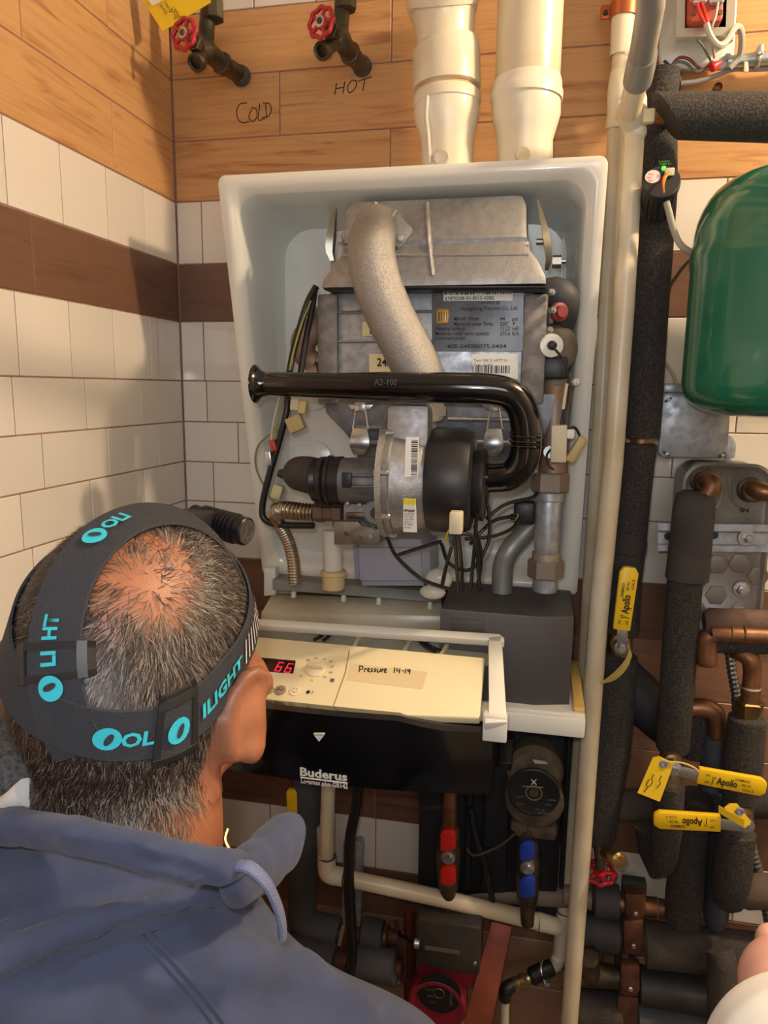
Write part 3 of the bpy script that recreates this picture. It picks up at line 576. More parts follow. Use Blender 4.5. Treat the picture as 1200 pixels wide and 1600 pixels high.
g = G(); g.box(atp(519, 1063, PZ+.0004), (.006, .006, .0006), TILT).ob('radiator_mark', mat('grey_ink', (110, 100, 84), .7), face)
g = G(); g.box(atp(487, 1063, PZ+.0005), (.004, .003, .0008), TILT).ob('status_lamp', mat('yellow_green', (200, 210, 60), .4), face)
for u, v, cn in ((419, 1078, 0), (438, 1079, 0), (461, 1080, 1)):
    c = atp(u, v, PZ); b_ = G().lathe(c, FN, [(0, 9*kd), (.0015, 9*kd), (.002, 8*kd)], 24).ob('button', CREAM if cn else mat('taupe_button', (150, 134, 110), .5), face)
    if cn:
        for du in (-2.4, 2.4): G().lathe(c+FN*.002+FX*du*kd+FY*2.5*kd, FN, [(0, .0008), (.0004, .0008)], 8).ob('smile_eye', INK, b_)
        G().tube([c+FN*.0022+FX*4*kd*math.cos(t)+FY*(4*kd*math.sin(t)) for t in np.linspace(3.5, 5.9, 8)], .0004, 5).ob('smile_mouth', INK, b_)
    else: G().tube([c+FN*.0022+FX*a*kd+FY*b*kd for a, b in ((-5, -2), (-1, 2), (1, -2), (5, 2))], .0006, 5).ob('button_mark', INK, b_)
ftext('\u25cf f', 477, 1084, 5, wpx=12)
nt_ = slab('tape_note', [(547, 1036), (668, 1050), (660, 1077), (541, 1062)], PZ+.0005, .0008, mat('tape', (228, 208, 164), .3), face, 0)
def zstroke(L, zz):
    g = G(); L = [[(562+(u-562)*.82 if u < 615 else u-1, v) for u, v in s] for s in L]
    for s in L: g.tube(cr([atp(u, v, zz) for u, v in s], 3) if len(s) > 2 else [atp(u, v, zz) for u, v in s], .00075, 6)
    return g.ob('handwriting', INK, face)
lab(zstroke([[(562, 1040), (561, 1050)], [(562, 1041), (568, 1041), (567, 1045), (562, 1046)], [(572, 1044), (571, 1050)], [(572, 1046), (576, 1044)], [(577, 1048), (581, 1046), (579, 1044), (577, 1048), (582, 1050)], [(587, 1044), (584, 1046), (587, 1048), (583, 1050)],
    [(593, 1044), (590, 1046), (593, 1048), (589, 1050)], [(596, 1045), (596, 1050), (601, 1049), (602, 1045)], [(605, 1045), (604, 1050)], [(605, 1047), (609, 1045)], [(610, 1048), (613, 1046), (611, 1045), (609, 1050), (614, 1050)],
    [(618, 1043), (617, 1051)], [(622, 1044), (621, 1048), (626, 1048)], [(626, 1044), (625, 1052)], [(629, 1048), (632, 1048)], [(635, 1045), (634, 1052)], [(642, 1047), (638, 1046), (639, 1049), (642, 1048)], [(642, 1046), (641, 1053)]], PZ+.001), 'felt pen note Pressure 14-19')
# black front cover
def cov(u, v0, v1, y): return at(u, v0, y), at(u, v1, y)
yC = atp(750, 1122, 0).y-.004; g = G(); top = []; bot = []
N_ = 14
zt0 = at(768, 1135, yC).z; zb0 = at(768, 1243, yC).z; xa, xb = .19, at(768, 1180, yC).x
fr, bk = [], []
for i in range(N_+1):
    t = i/N_; x = xa+(xb-xa)*t; bul = -.022*(1-(2*t-.9)**2*.9)
    up = zt0-.004+(.011 if x < at(655, 1120, yC).x else .011*max(0, 1-(x-at(655, 1120, yC).x)/.008))
    fr.append([Vector((x, yC+bul+.006, up)), Vector((x, yC+bul, up-.005)), Vector((x, yC+bul-.006, (up+zb0)/2)), Vector((x, yC+bul, zb0-.004+.004)), Vector((x, yC+bul+.010, zb0-.005)), Vector((x, yC+.03, zb0)), Vector((x, yC+.03, up-.004))])
cv = G().ring_loft(fr).ob('front_cover', GLOSSB, tr, 30); lab(cv, 'curved glossy black front cover')
def ctext(s, u, v, hpx, wpx, bold=0, y=yC-.0258): o = at(u, v, y); kk = mpp(o); return text('printed_text', s, hpx*kk*1.38, o, X, Z, WINK, cv, 'LEFT', .0004, wpx*kk, bold)
ctext('Buderus', 468, 1211, 14, 77, .035); ctext('Logamax plus GB142', 470, 1223, 8, 76, .03)
o = yC-.0272
l0 = at(469, 1214.5, o); G().prism([l0, l0+X*76*mpp(l0), l0+X*76*mpp(l0)-Z*.0012, l0-Z*.0012], (0, .002, 0)).ob('printed_line', WINK, cv)
G().prism([at(491, 1149.5, o), at(506, 1149.5, o), at(498.5, 1159, o)], (0, .002, 0)).ob('arrow_mark', WINK, cv); G().prism([at(490, 1146, o), at(507, 1146, o), at(507, 1148, o), at(490, 1148, o)], (0, .002, 0)).ob('arrow_mark', WINK, cv)
# grey box standing on the right of the tray
yB = -.252; zb_ = ZT-.001; A0, A1, A2 = at(688, 953, yB+.004), at(842, 963, yB), at(897, 961, yB+.014)
zt_ = A1.z; yb_ = -.075; q = atz(705, 908, zt_); q2 = atz(895, 923, zt_)
def bring(zz, e): return [Vector((A0.x+e, yB+.004+e, zz)), Vector((A1.x, yB+e, zz)), Vector((A2.x-e, yB+.014+e, zz)), Vector((A2.x-e+.001, q2.y, zz)), Vector((q.x, q.y, zz))]
g = G(); g.ring_loft([bring(zb_, 0), bring(zt_-.004, 0), bring(zt_-.001, .0012), bring(zt_, .004)]); gb = g.ob('grey_box', DBOX, BO, 25); lab(gb, 'charcoal plastic box on right end of tray')
g = G()
for P in ([(704, 966), (757, 970), (757, 990), (704, 986)],): g.prism([at(u, v, yB+.0025) for u, v in P], (0, -.002, 0), .0006)
g.ob('box_inset', DBOX, gb)
# ---------------------------------------------------------------- flue and air pipes above the boiler
def pipe(L, m, name, parent, n=28, **k):   # L = (u, v, y, radius px)
    g = G(); rp(g, [l[:3] for l in L], [l[3] for l in L], n, **k); return g.ob(name, m, parent, 40)
yf = -.13
t = thing('flue_pipe', 'white plastic flue pipe with orange-primed joint, left of two above boiler', 'pipe', at(696, 262, yf))
pipe([(697, 300, yf, 40), (699, 225, yf, 41), (699, 212, yf, 43), (698, 185, yf, 51), (698, 166, yf, 51), (698, 164, yf, 53), (698, 150, yf, 53), (698, 146, yf, 50)], PVC, 'socket', t)
pipe([(698, 150, yf, 46), (698, 108, yf, 46)], ORNG, 'primed_end', t)
lab(pipe([(698, 140, yf, 46), (698, 139, yf, 53), (697, 80, yf, 52.5), (696, 74, yf, 51), (696, 73, yf, 46)], PVC, 'coupling', t), 'white pipe coupling')
pipe([(696, 80, yf, 45), (695, 50, yf, 46), (693, 20, yf, 50), (691, -20, yf-.01, 55), (690, -70, yf-.03, 57), (690, -140, yf-.06, 57)], PVC, 'elbow', t)
pipe([(691, 24, yf, 52), (691, 10, yf, 56), (690, -40, yf-.02, 58)], PVC, 'elbow_hub', t)
def cap(u, v, y, r, p, m):
    c = at(u, v, y); k = mpp(c); return G().lathe(c, -Y, [(0, r*k), (.004, r*k), (.006, r*k*.85)], 24).ob('test_cap', m, p)
cap(690, 247, yf-.036, 13, t, mat('glued_cap', (206, 200, 184), .3, c2=(186, 176, 158), ns=60))
g = G(); rp(g, [(668, 150, yf-.046), (666, 180, yf-.046), (669, 210, yf-.042), (672, 255, yf-.036)], 3, 8, 6); g.ob('glue_drip', mat('clear_glue', (216, 212, 200), .15), t)
t = thing('air_pipe', 'white plastic air intake pipe with bell socket, right of two above boiler', 'pipe', at(822, 262, yf))
pipe([(820, 300, yf, 42), (820, 222, yf, 43), (821, 208, yf, 46), (822, 182, yf, 53), (822, 160, yf, 53), (822, 158, yf, 56), (823, 146, yf, 56), (823, 142, yf, 54), (823, 132, yf, 54), (823, 126, yf, 52)], PVC, 'socket', t)
pipe([(823, 150, yf, 50), (829, 0, yf, 51), (833, -110, yf, 52)], PVCD, 'pipe_length', t)
cap(817, 242, yf-.038, 12, t, PVCD)

# ---------------------------------------------------------------- hose valves top left
def wheel(c, axis, R, parent, m=REDP, name='hand_wheel', spokes=5):
    ax = Vector(axis).normalized(); e = X if abs(ax.x) < .8 else Z; e = (e-ax*e.dot(ax)).normalized(); f = ax.cross(e)
    g = G(); g.torus(c, ax, R*.86, R*.15, 64, 10, 8, .06); g.lathe(c-ax*R*.12, ax, [(0, R*.42), (R*.2, R*.42), (R*.26, R*.34)], 24)
    for i in range(spokes):
        a = 2*math.pi*i/spokes; d = e*math.cos(a)+f*math.sin(a); g.tube([Vector(c)+d*R*.3, Vector(c)+d*R*.82], R*.13, 8)
    o = g.ob(name, m, parent, 50)
    return o
def hub(c, axis, R, parent):
    ax = Vector(axis).normalized(); g = G(); g.lathe(Vector(c)+ax*R*.14, ax, [(0, R*.3), (R*.03, R*.34), (R*.05, R*.34), (R*.06, R*.26)], 24); g.ob('wheel_badge', STL, parent)
    G().lathe(Vector(c)+ax*R*.18, ax, [(0, R*.2), (R*.1, R*.18), (R*.14, R*.1)], 6).ob('wheel_nut', BRZ, parent)
def hosevalve(lbl, wc, pipe_top, mid, out, wall, spout, tagname):
    t = thing('hose_valve', lbl, 'valve', at(*wall))
    c = at(*wc); axis = (c-at(*mid)).normalized(); R = 25*mpp(c)
    w_ = wheel(c, axis, R, t); hub(c, axis, R, w_)
    g = G(); rp(g, [pipe_top, (mid[0]+1, (pipe_top[1]*0+mid[1])*.55, pipe_top[2]), mid], [14, 12, 12], 18); c2 = at(pipe_top[0], max(0, mid[1]-58), pipe_top[2]); k = mpp(c2); g.lathe(c2, Z, [(-.012, 14*k), (-.010, 17*k), (.016, 17*k), (.018, 14*k)], 8); g.ob('riser', mat('green_bronze', (96, 90, 68), .5, .7, c2=(72, 70, 58), ns=30), t, 40)
    g = G(); rp(g, [mid, out, wall], [15, 14, 13], 18); c3 = at(*out); k = mpp(c3); d = (at(*wall)-c3).normalized(); g.lathe(c3, d, [(-.004, 13*k), (-.002, 17*k), (.008, 17*k), (.010, 13*k)], 8); g.ball(at(*mid), 17*mpp(at(*mid)), 16); g.ob('valve_body', BRZ, t, 40)
    g = G(); g.tube([c, at(*mid)], [8*mpp(c), 11*mpp(c)], 14); m_ = (c+at(*mid))/2; g.lathe(m_, axis, [(-.006, 12*k), (-.004, 14*k), (.004, 14*k), (.006, 12*k)], 6); g.ob('bonnet', BRZ, t, 30)
    s = at(*spout); g = G(); d = (s-at(*mid)).normalized(); k = mpp(s); g.tube([at(*mid), s-d*.004], [11*k, 11*k], 14); g.lathe(s, (d+Vector((0, -.9, -.3))).normalized(), [(-.012, 11*k), (-.010, 14*k), (0, 14*k), (.002, 13*k), (.0, 9*k), (-.008, 8*k)], 20); g.ob('hose_outlet', BRZ, t, 30)
    g = G(); c4 = at(*wall); g.lathe(c4, -Y, [(-.0, 17*k), (.008, 16*k), (.014, 13*k)], 18); g.ob('wall_collar', mat('verdigris', (74, 96, 106), .6, .4, c2=(80, 76, 66), ns=40), t)
    return t
hosevalve('bronze hose valve with red wheel above the word COLD', (288, 53, -.150), (333, -60, -.085), (322, 78, -.10), (345, 98, -.06), (377, 119, -.006), (306, 98, -.125), 0)
hosevalve('bronze hose valve with red wheel above the word HOT', (502, 35, -.150), (540, -60, -.085), (532, 62, -.10), (546, 82, -.06), (566, 104, -.006), (502, 80, -.125), 0)
yt = -.135; nrm = (at(254, 50, yt)-at(222, 0, yt))
t = thing('valve_tag', 'yellow printed card tag hanging behind red wheel at top left', 'tag', at(290, 10, yt))
card = G().prism([at(200, -36, yt), at(254, 49, yt+.004), at(330, 3, yt+.004), at(280, -82, yt)], (0, .0012, 0)).ob('card', YELP, t)
xd = at(330, 3, yt)-at(254, 49, yt)
text('printed_text', 'Pacific', .016, at(283, 27, yt-.0012), at(200, -36, yt)*-1+at(254, 49, yt), at(200, -36, yt)*0+(at(254, 49, yt)-at(330, 3, yt)), INK, card, 'RIGHT', .0004, .02)
text('printed_text', 'LAWN', .007, at(266, 12, yt-.0012), at(254, 49, yt)-at(200, -36, yt), at(254, 49, yt)-at(330, 3, yt), INK, card, 'RIGHT', .0004, .014)
text('printed_text', 'SPRINKLERS', .007, at(262, 20, yt-.0012), at(254, 49, yt)-at(200, -36, yt), at(254, 49, yt)-at(330, 3, yt), INK, card, 'RIGHT', .0004, .018)
G().prism([at(232, 0, yt-.0015), at(238, 9, yt-.0015), at(252, 2, yt-.0015), at(246, -8, yt-.0015)], (0, .0005, 0)).ob('white_box', LABW, card)

# ---------------------------------------------------------------- white pipes right of the boiler
t = thing('condensate_pipe', 'white plastic pipe from wall clamp down to tee beside bottom copper pipes', 'pipe', at(880, 1450, -.06))
pipe([(984, -80, -.055, 19), (975, 20, -.055, 19), (972, 88, -.055, 18.5), (971, 90, -.055, 16)], PVC, 'pipe_length', t)
pipe([(972, 84, -.055, 15), (970, 122, -.055, 15)], PVCD, 'pipe_length', t)
pipe([(971, 112, -.055, 17), (970, 130, -.055, 19), (968, 150, -.052, 19), (967, 175, -.048, 18), (963, 200, -.046, 17), (963, 201, -.046, 14)], PVC, 'elbow', t, smooth=3)
pipe([(963, 196, -.046, 13.5), (940, 640, -.046, 13), (908, 1150, -.05, 12), (882, 1424, -.055, 11.5)], PVCD, 'pipe_length', t)
pipe([(884, 1420, -.055, 10), (884, 1424, -.055, 14), (876, 1492, -.058, 13.5), (876, 1494, -.058, 11)], PVC, 'tee', t)
pipe([(872, 1448, -.07, 13), (842, 1440, -.085, 14), (840, 1439.5, -.085, 14.5)], PVC, 'tee_branch', t)
G().torus(at(883, 1423, -.055), Z, 12.6*mpp(at(883, 1423, -.055)), .0016, 20, 6).ob('glue_ring', GLUE, t); 
pipe([(876, 1490, -.058, 12), (868, 1508, -.07, 11), (858, 1513, -.085, 10)], PVC, 'barb_elbow', t)
pipe([(843, 1440, -.085, 13), (700, 1406, -.12, 13), (532, 1370, -.13, 12.5)], PVCD, 'pipe_length', t)
pipe([(538, 1371, -.13, 14), (516, 1366, -.13, 14.5), (511, 1358, -.13, 14.5), (510, 1340, -.13, 14), (510, 1338, -.13, 13)], PVC, 'elbow', t, smooth=3)
pipe([(510, 1344, -.13, 11.5), (513, 1225, -.13, 11), (514, 1180, -.13, 11)], PVCD, 'pipe_length', t)
for c, a in ((at(511, 1338, -.13), Z), (at(538, 1371, -.13), X), (at(842, 1440, -.085), X)): G().torus(c, a, 13*mpp(c), .0018, 20, 6).ob('glue_ring', GLUE, t)
g = G(); c = at(976, 16, -.055); k = mpp(c); g.lathe(c, Z, [(-.011, 20*k), (-.011, 21.5*k), (.011, 21.5*k), (.011, 20*k)], 28); g.box(at(950, 19, -.032), (.022, .006, .02), bev=.003); cl = g.ob('pipe_clamp', mat('copper_plate', (186, 104, 62), .4, .7), None); tag(cl, 'coppery clamp holding white pipe to wall at top', 'clamp')
g = G().lathe(at(946, 20, -.036), -Y, [(0, .004), (.003, .0035)], 12); g.ob('clamp_screw', BRZ, cl)
t = thing('drain_pipe', 'long cream plastic pipe with grey top arm running down beside the black riser', 'pipe', at(890, 1590, -.10))
pipe([(1019, -120, -.50, 23), (1017, 10, -.38, 21.5), (1003, 88, -.27, 20), (1003, 90, -.27, 18)], GPVC, 'grey_arm', t)
pipe([(1005, 84, -.275, 22), (1001, 104, -.25, 22.5), (996, 126, -.22, 22), (995, 128, -.22, 19)], GPVC, 'grey_coupling', t)
pipe([(997, 120, -.225, 17.5), (984, 172, -.185, 17), (982, 180, -.165, 17)], PVCD, 'pipe_length', t)
pipe([(984, 165, -.185, 19), (983, 178, -.17, 20), (987, 186, -.155, 20)], PVC, 'tee_branch', t)
pipe([(993, 140, -.142, 13), (992, 156, -.145, 18), (992, 210, -.145, 18), (991, 213, -.145, 16)], PVC, 'tee', t)
pipe([(991, 205, -.145, 16), (975, 480, -.145, 16), (958, 720, -.145, 15.7), (935, 960, -.145, 15.2), (918, 1200, -.145, 14.5), (904, 1400, -.145, 14), (890, 1590, -.145, 13), (884, 1680, -.145, 13)], PVCD, 'pipe_length', t)
g = G(); c = at(985, 184, -.145); g.torus(c, (.15, -.5, 1), 21*mpp(c), .0035, 28, 8); g.box(at(1013, 182, -.165), (.016, .012, .018), bev=.002); tag(g.ob('cable_tie', mat('nylon_tie', (222, 208, 164), .4)), 'pale nylon cable tie around the white tee', 'cable tie')

# ---------------------------------------------------------------- black insulated riser
def foam(L, name, parent, m=FOAM, slit=True, **k):
    o = pipe(L, m, name, parent, 26, **k); return o
t = thing('insulated_riser', 'tall black foam-wrapped riser pipe between white pipe and green tank', 'pipe', at(936, 1310, -.11))
foam([(1038, 110, -.10, 24), (1031, 170, -.10, 26), (1030, 300, -.10, 27), (1017, 470, -.10, 27.5), (1004, 684, -.10, 26), (1004, 685, -.10, 19)], 'foam_sleeve', t)
pipe([(1003, 680, -.10, 17.5), (1001, 705, -.10, 17.5)], COP, 'copper_pipe', t)
foam([(1000, 692, -.10, 18), (1000, 694, -.10, 25.5), (991, 770, -.10, 25.5), (984, 842, -.10, 25), (984, 846, -.1, 20)], 'foam_sleeve', t)
lab(foam([(985, 836, -.108, 24), (983, 846, -.110, 27), (981, 862, -.112, 27), (981, 864, -.11, 22)], 'end_wrap', t, DFOAM), 'tan taped end of foam')
foam([(982, 855, -.11, 22), (981, 860, -.11, 26.5), (973, 920, -.11, 27), (970, 986, -.11, 27), (970, 988, -.11, 20)], 'foam_sleeve', t)
pipe([(970, 975, -.11, 19), (966, 1035, -.11, 19)], BRS, 'valve_body', t, 20)
foam([(968, 1020, -.11, 20), (967, 1024, -.11, 28), (960, 1100, -.11, 31), (953, 1170, -.11, 31), (944, 1240, -.11, 27), (936, 1300, -.11, 25), (935, 1312, -.11, 20), (935, 1314, -.11, 10)], 'foam_sleeve', t)
t = thing('insulated_branch', 'black foam-wrapped pipe running to the right at top above the green tank', 'pipe', at(1200, 215, -.17))
a = at(1066, 180, -.17); k = mpp(a); e = at(1260, 184, -.17); g = G()
r_ = 35*k; rings = []
for s in range(26):
    th = 2*math.pi*s/26; rings.append((math.cos(th), math.sin(th)))
r0 = [a+Vector((-.020-.020*cz, cy*r_, cz*r_)) for cy, cz in rings]; r1 = [e+Vector((0, cy*r_*1.04, cz*r_*1.04)) for cy, cz in rings]
g.ring_loft([[p.lerp(a-Vector((.02, 0, 0)), .4) for p in r0], r0, r1]); g.ob('foam_sleeve', FOAM, t)
foam([(1074, 180, -.168, 16), (1044, 178, -.14, 17), (1034, 184, -.115, 16)], 'copper_pipe', t, COP)

def valve(lbl, piv, g0, g1, y, wpx, flip=False, m=YEL, words=True, bodyr=0, bodyax=None, dz=.03):
    t = thing('ball_valve', lbl, 'valve', at(*piv, y+dz))
    pv = at(*piv, y); k = mpp(pv); a, b = at(*g0, y-.004), at(*g1, y-.004); d = (b-a).normalized(); L_ = (b-a).length; q = d.cross(Vector((0, -1, 0))).normalized(); n_ = q.cross(d)
    if n_.y > 0: n_ = -n_
    R3 = Matrix((d, n_, q)).transposed()
    G().lathe(pv+Vector((0, .03, 0)), -Y, [(0, wpx*.62*k), (.012, wpx*.55*k), (.014, wpx*.4*k), (.026, wpx*.38*k)], 20).ob('stem', BRS, t)
    g = G(); g.lathe(pv, -Y, [(-.004, wpx*.42*k), (0, wpx*.42*k), (.001, wpx*.3*k)], 24)
    g.prism([pv+q*wpx*.28*k, pv-q*wpx*.28*k, a-q*wpx*.3*k+d*.01, a+q*wpx*.3*k+d*.01], (0, -.0025, 0), .0005); lv = g.ob('lever', STL, t)
    G().lathe(pv-Y*.001, -Y, [(0, wpx*.25*k), (.005, wpx*.24*k)], 6).ob('lever_nut', STL, lv, 20)
    g = G(); W = wpx*k; P = [a+q*W*.46, a-q*W*.46, b-q*W*.5-d*W*.3, b-q*W*.3, b+q*W*.3, b+q*W*.5-d*W*.3]
    g.prism([p+n_*.0035 for p in P], n_*-.010, .0022, 2); gr = g.ob('grip', m, t, 40)
    if words:
        dd = d
        o0 = a
        up = n_.cross(dd) 
        def w_(st, al, up_, h, wd, bold=.02): text('printed_text', st, h*W, o0+n_*.0045+dd*al*L_+up*up_*W, dd, up, INK, gr, 'LEFT', .0004, wd*L_, bold)

        w_('ON', .10, .12, .17, .06); w_("OFF", .10, -.28, .17, .07); w_(")'", .20, -.2, .5, .05)
        w_('Apollo', .28, -.22, .55, .30, .03); w_('CONBRACO', .53, .16, .2, .22, .03); w_('IND., INC.', .64, -.08, .19, .14); w_('U.S.A. Z', .66, -.33, .19, .16)
    return t
valve('ball valve on black riser with upright yellow grip', (972, 1013), (971, 984), (984, 886), -.165, 28)
valve('ball valve with yellow grip pointing right, above the upside-down one', (1054, 1203), (1090, 1211), (1197, 1231), -.19, 29)
valve('ball valve with yellow grip pointing left, lettering upside down', (1166, 1291), (1126, 1286), (1021, 1280), -.19, 30, True)
valve('ball valve with upright yellow grip behind the hooded collar, lower left', (458, 1300), (458, 1285), (456, 1233), -.09, 18, words=False)
# tags on the valves
t = thing('valve_tag', 'yellow card tag with blue eyelet hanging beside the right-pointing grip', 'tag', at(1040, 1190, -.20))
Q = [at(1020, 1184, -.205), at(1030, 1182, -.205), at(1053, 1193, -.203), at(1031, 1253, -.212), at(996, 1239, -.212)]
cd = G().prism(Q, (0, .0012, 0)).ob('card', YELP, t); c = at(1037, 1194, -.2055); G().torus(c, Y, .0042, .002, 20, 6).ob('eyelet', mat('blue_eyelet', (110, 130, 176), .6), cd)
g = G()
for i, (u, v) in enumerate(((1034, 1212), (1022, 1210), (1014, 1218))):
    g.tube(cr([at(u, v, -.2105), at(u-4, v+8, -.2105), at(u-2, v+12, -.212), at(u-8, v+20, -.2125)], 3), .0006, 5)
g.ob('tag_writing', PEN, cd)
g = G(); rp(g, [(1044, 1190, -.206), (1066, 1192, -.205), (1084, 1199, -.200), (1092, 1206, -.198)], 1.4, 6, 5); g.ob('tag_string', mat('string', (220, 190, 120), .8), t)
t = thing('valve_tag', 'curled yellow card tag on upright yellow grip of the riser', 'tag', at(985, 1016, -.175))
g = G(); P1 = cr([at(984, 1012, -.178), at(976, 1032, -.184), at(958, 1052, -.19), at(937, 1068, -.19)], 5); P2 = cr([at(988, 1024, -.170), at(980, 1044, -.172), at(962, 1062, -.176), at(940, 1069, -.186)], 5)
g.ring_loft([[a, b, b+Vector((0, .0012, 0)), a+Vector((0, .0012, 0))] for a, b in zip(P1, P2)]); g.ob('card', mat('aged_card', (206, 184, 96), .7, c2=(180, 160, 100), ns=40), t)
t = thing('valve_tag', 'folded yellow card tag on grip with upside-down lettering', 'tag', at(1150, 1280, -.20))
G().prism([at(1123, 1259, -.212), at(1163, 1281, -.222), at(1163, 1294, -.222), at(1123, 1270, -.212)], (0, .0012, 0)).ob('card', YELP, t)
c2_ = G().prism([at(1132, 1262, -.206), at(1140, 1256, -.203), at(1152, 1256, -.203), at(1174, 1285, -.203), at(1164, 1294, -.206)], (0, .0012, 0)).ob('card', YELP, t); G().torus(at(1156, 1268, -.206), Y, .0042, .002, 20, 6).ob('eyelet', mat('blue_eyelet', (110, 130, 176), .6), c2_)

# ---------------------------------------------------------------- sensor, tank and boxes, top right
t = thing('pump_controller', 'round black controller with green light and coloured wires on black riser', 'controller', at(1028, 300, -.14))
c = at(1034, 283, -.190); ax = Vector((-.06, -.93, .37)).normalized(); k = mpp(c)
g = G().lathe(c, -ax, [(0, 27*k), (.001, 28.5*k), (.010, 28.5*k), (.012, 26*k)], 36); ds = g.ob('dial_face', mat('black_matt', (34, 34, 34), .6), t)
g = G(); n = 36; cc = c-ax*.012
g.ring_loft([[cc-ax*d+(Vector((1, 0, 0))*math.cos(2*math.pi*i/72)+ax.cross(X)*math.sin(2*math.pi*i/72))*(r*(1+(.04 if i % 4 < 2 else -.04)))*k for i in range(72)] for d, r in ((0, 26), (.035, 26), (.05, 24))]); g.ob('ribbed_body', BLK, t, 20)
def dpt(u, v, off=.0006):
    d = ray(u, v); cv_ = np.array(c[:]); a_ = np.array(ax[:]); return Vector(CAM+d*(((cv_+a_*off-CAM)@a_)/(d@a_)))
G().lathe(dpt(1020, 276), ax, [(-.0008, 11.5*k), (.0004, 11.5*k)], 28).ob('warning_sticker', mat('pink_white', (226, 206, 200), .5), ds)
for i, s in enumerate(('Not', 'Chemical Class', 'TFC 34')): text('printed_text', s, .004, dpt(1013-(3 if i == 1 else 0), 274+i*5, .001), Vector((1, 0, 0)), ax.cross(X)*-1 if ax.cross(X).z < 0 else ax.cross(X), mat('red_print', (190, 70, 60), .5), ds, 'LEFT', .0004, (.007, .015, .008)[i], .02)
G().ball(dpt(1037, 263), 3.6*k, 10).ob('green_led', mat('led_green', (70, 240, 60), .3, emit=2.2), ds)
for s, u, v in (('UP GRUNDFOS', 1029, 254), ('PUMPS CE', 1031, 258)): text('printed_text', s, .0028, dpt(u, v, .0008), X, Z, mat('green_print', (90, 140, 60), .5), ds, 'LEFT', .0004, .014, .02)
G().box(dpt(1046, 269, .003), (.012, .006, .010), bev=.001).ob('socket', BEIGE, ds)
for i, m in enumerate((mat('yellow_wire', (190, 160, 40), .5), mat('orange_wire', (220, 140, 40), .5), WIRER)): g = G(); g.tube(cr([dpt(1047, 270, .006), dpt(1041-i*2, 276, .010), dpt(1037-i, 288, .010), dpt(1037, 301, .006)], 5), .0012, 6); g.ob('signal_wire', m, t)
g = G(); rp(g, [(1037, 301, -.185), (1044, 326, -.18), (1053, 360, -.17), (1064, 383, -.165), (1084, 396, -.16), (1096, 398, -.16)], 5, 12, 6); tag(g.ob('sensor_cable', mat('cable_grey', (178, 174, 156), .5)), 'pale grey cable from round controller to behind tank', 'cable')
g = G(); rp(g, [(1092, 399, -.12), (1076, 408, -.10), (1058, 430, -.06), (1046, 452, -.04), (1042, 490, -.02)], 2.6, 8, 6); tag(g.ob('thin_cable', mat('olive_cable', (90, 92, 74), .5)), 'thin dark cable looping left of the green tank', 'cable')
tc_ = at(1078, 450, -.22); R_t = .145; cx = tc_.x+R_t; zt1, zt2 = at(1090, 385, -.22).z, at(1074, 600, -.22).z; ztop = at(1200, 256, -.26).z; zbot = at(1200, 656, -.30).z
g = G(); o = Vector((cx, -.22, 0)); prof = []
for i in range(0, 9): a = i/8*math.pi/2; prof.append((zt2-(zt2-zbot)*math.cos(a), R_t*math.sin(a)**.42 if i else .001))
prof += [(zt2+.05, R_t), (zt1-.03, R_t), (zt1-.022, R_t+.0015), (zt1-.008, R_t+.0015), (zt1, R_t-.001)]
for i in range(1, 10): a = i/9*math.pi/2; prof.append((zt1+(ztop-zt1)*math.sin(a), max(.001, (R_t-.001)*math.cos(a)**.36)))
tk = thing('expansion_tank', 'green enamelled steel expansion tank at the right edge', 'tank', (cx, -.22, zbot))
g.lathe(o, Z, prof, 56); g.ob('tank_shell', GRN, tk, 50)
G().lathe(o+Vector((0, 0, ztop-.004)), Z, [(0, .018), (.03, .018), (.032, .014), (.06, .014)], 16).ob('tank_nipple', STL, tk)
g = G(); g.ball(Vector((cx-R_t*.80, -.22-.06, ztop-.052)), .006, 10, (1.6, .6, .5)); g.ob('rust_chip', mat('rust', (120, 70, 50), .8), tk)
g = G(); g.box((cx, -.04, (zt1+zt2)/2), (.05, .078, .03), bev=.003); g.ob('wall_bracket', STL, tk)
# open switch box
t = thing('relay_box', 'open white electrical box with red terminal block, top right', 'electrical box', at(1085, 105, -.005))
yb = -.03
P = [at(u, v, yb) for u, v in ((1028, -130), (1030, 92), (1034, 104), (1044, 108), (1130, 106), (1142, 100), (1147, 88), (1160, -130))]
bp = G().prism(P, (0, .012, 0), .002).ob('back_plate', mat('plate_white', (214, 214, 206), .35), t)
yb2 = -.085
g = G(); O_ = [(1060, -120), (1056, 58), (1146, 55), (1156, -120)]; I_ = [(1072, -120), (1070, 44), (1134, 42), (1140, -120)]
g.ring_loft([[at(u, v+9, yb) for u, v in O_], [at(u, v, yb2) for u, v in O_], [at(u, v, yb2) for u, v in I_], [at(u, v, yb+.0) for u, v in I_]], True, True)
tr2 = g.ob('transformer_frame', mat('tin_plate', (206, 202, 186), .25, .6), t, 30)
G().prism([at(1078, -100, -.10), at(1076, 28, -.10), at(1080, 34, -.10), at(1126, 33, -.10), at(1130, 28, -.10), at(1134, -100, -.10)], (0, .06, 0), .003).ob('terminal_block', mat('terminal_red', (178, 78, 58), .55), t)
for u, v in ((1089, 4), (1097, 2), (1114, 3), (1124, 2)): 
    g = G().lathe(at(u, v, -.101), -Y, [(0, .006), (.004, .006), (.006, .004)], 10); g.box(at(u, v, -.108), (.007, .002, .0015)); g.ob('terminal_screw', STL, t)
for u, v in ((1084, 21), (1126, 19)): G().lathe(at(u, v, -.1005), -Y, [(0, .0035), (.0012, .003)], 12).ob('rivet', BRS, t)
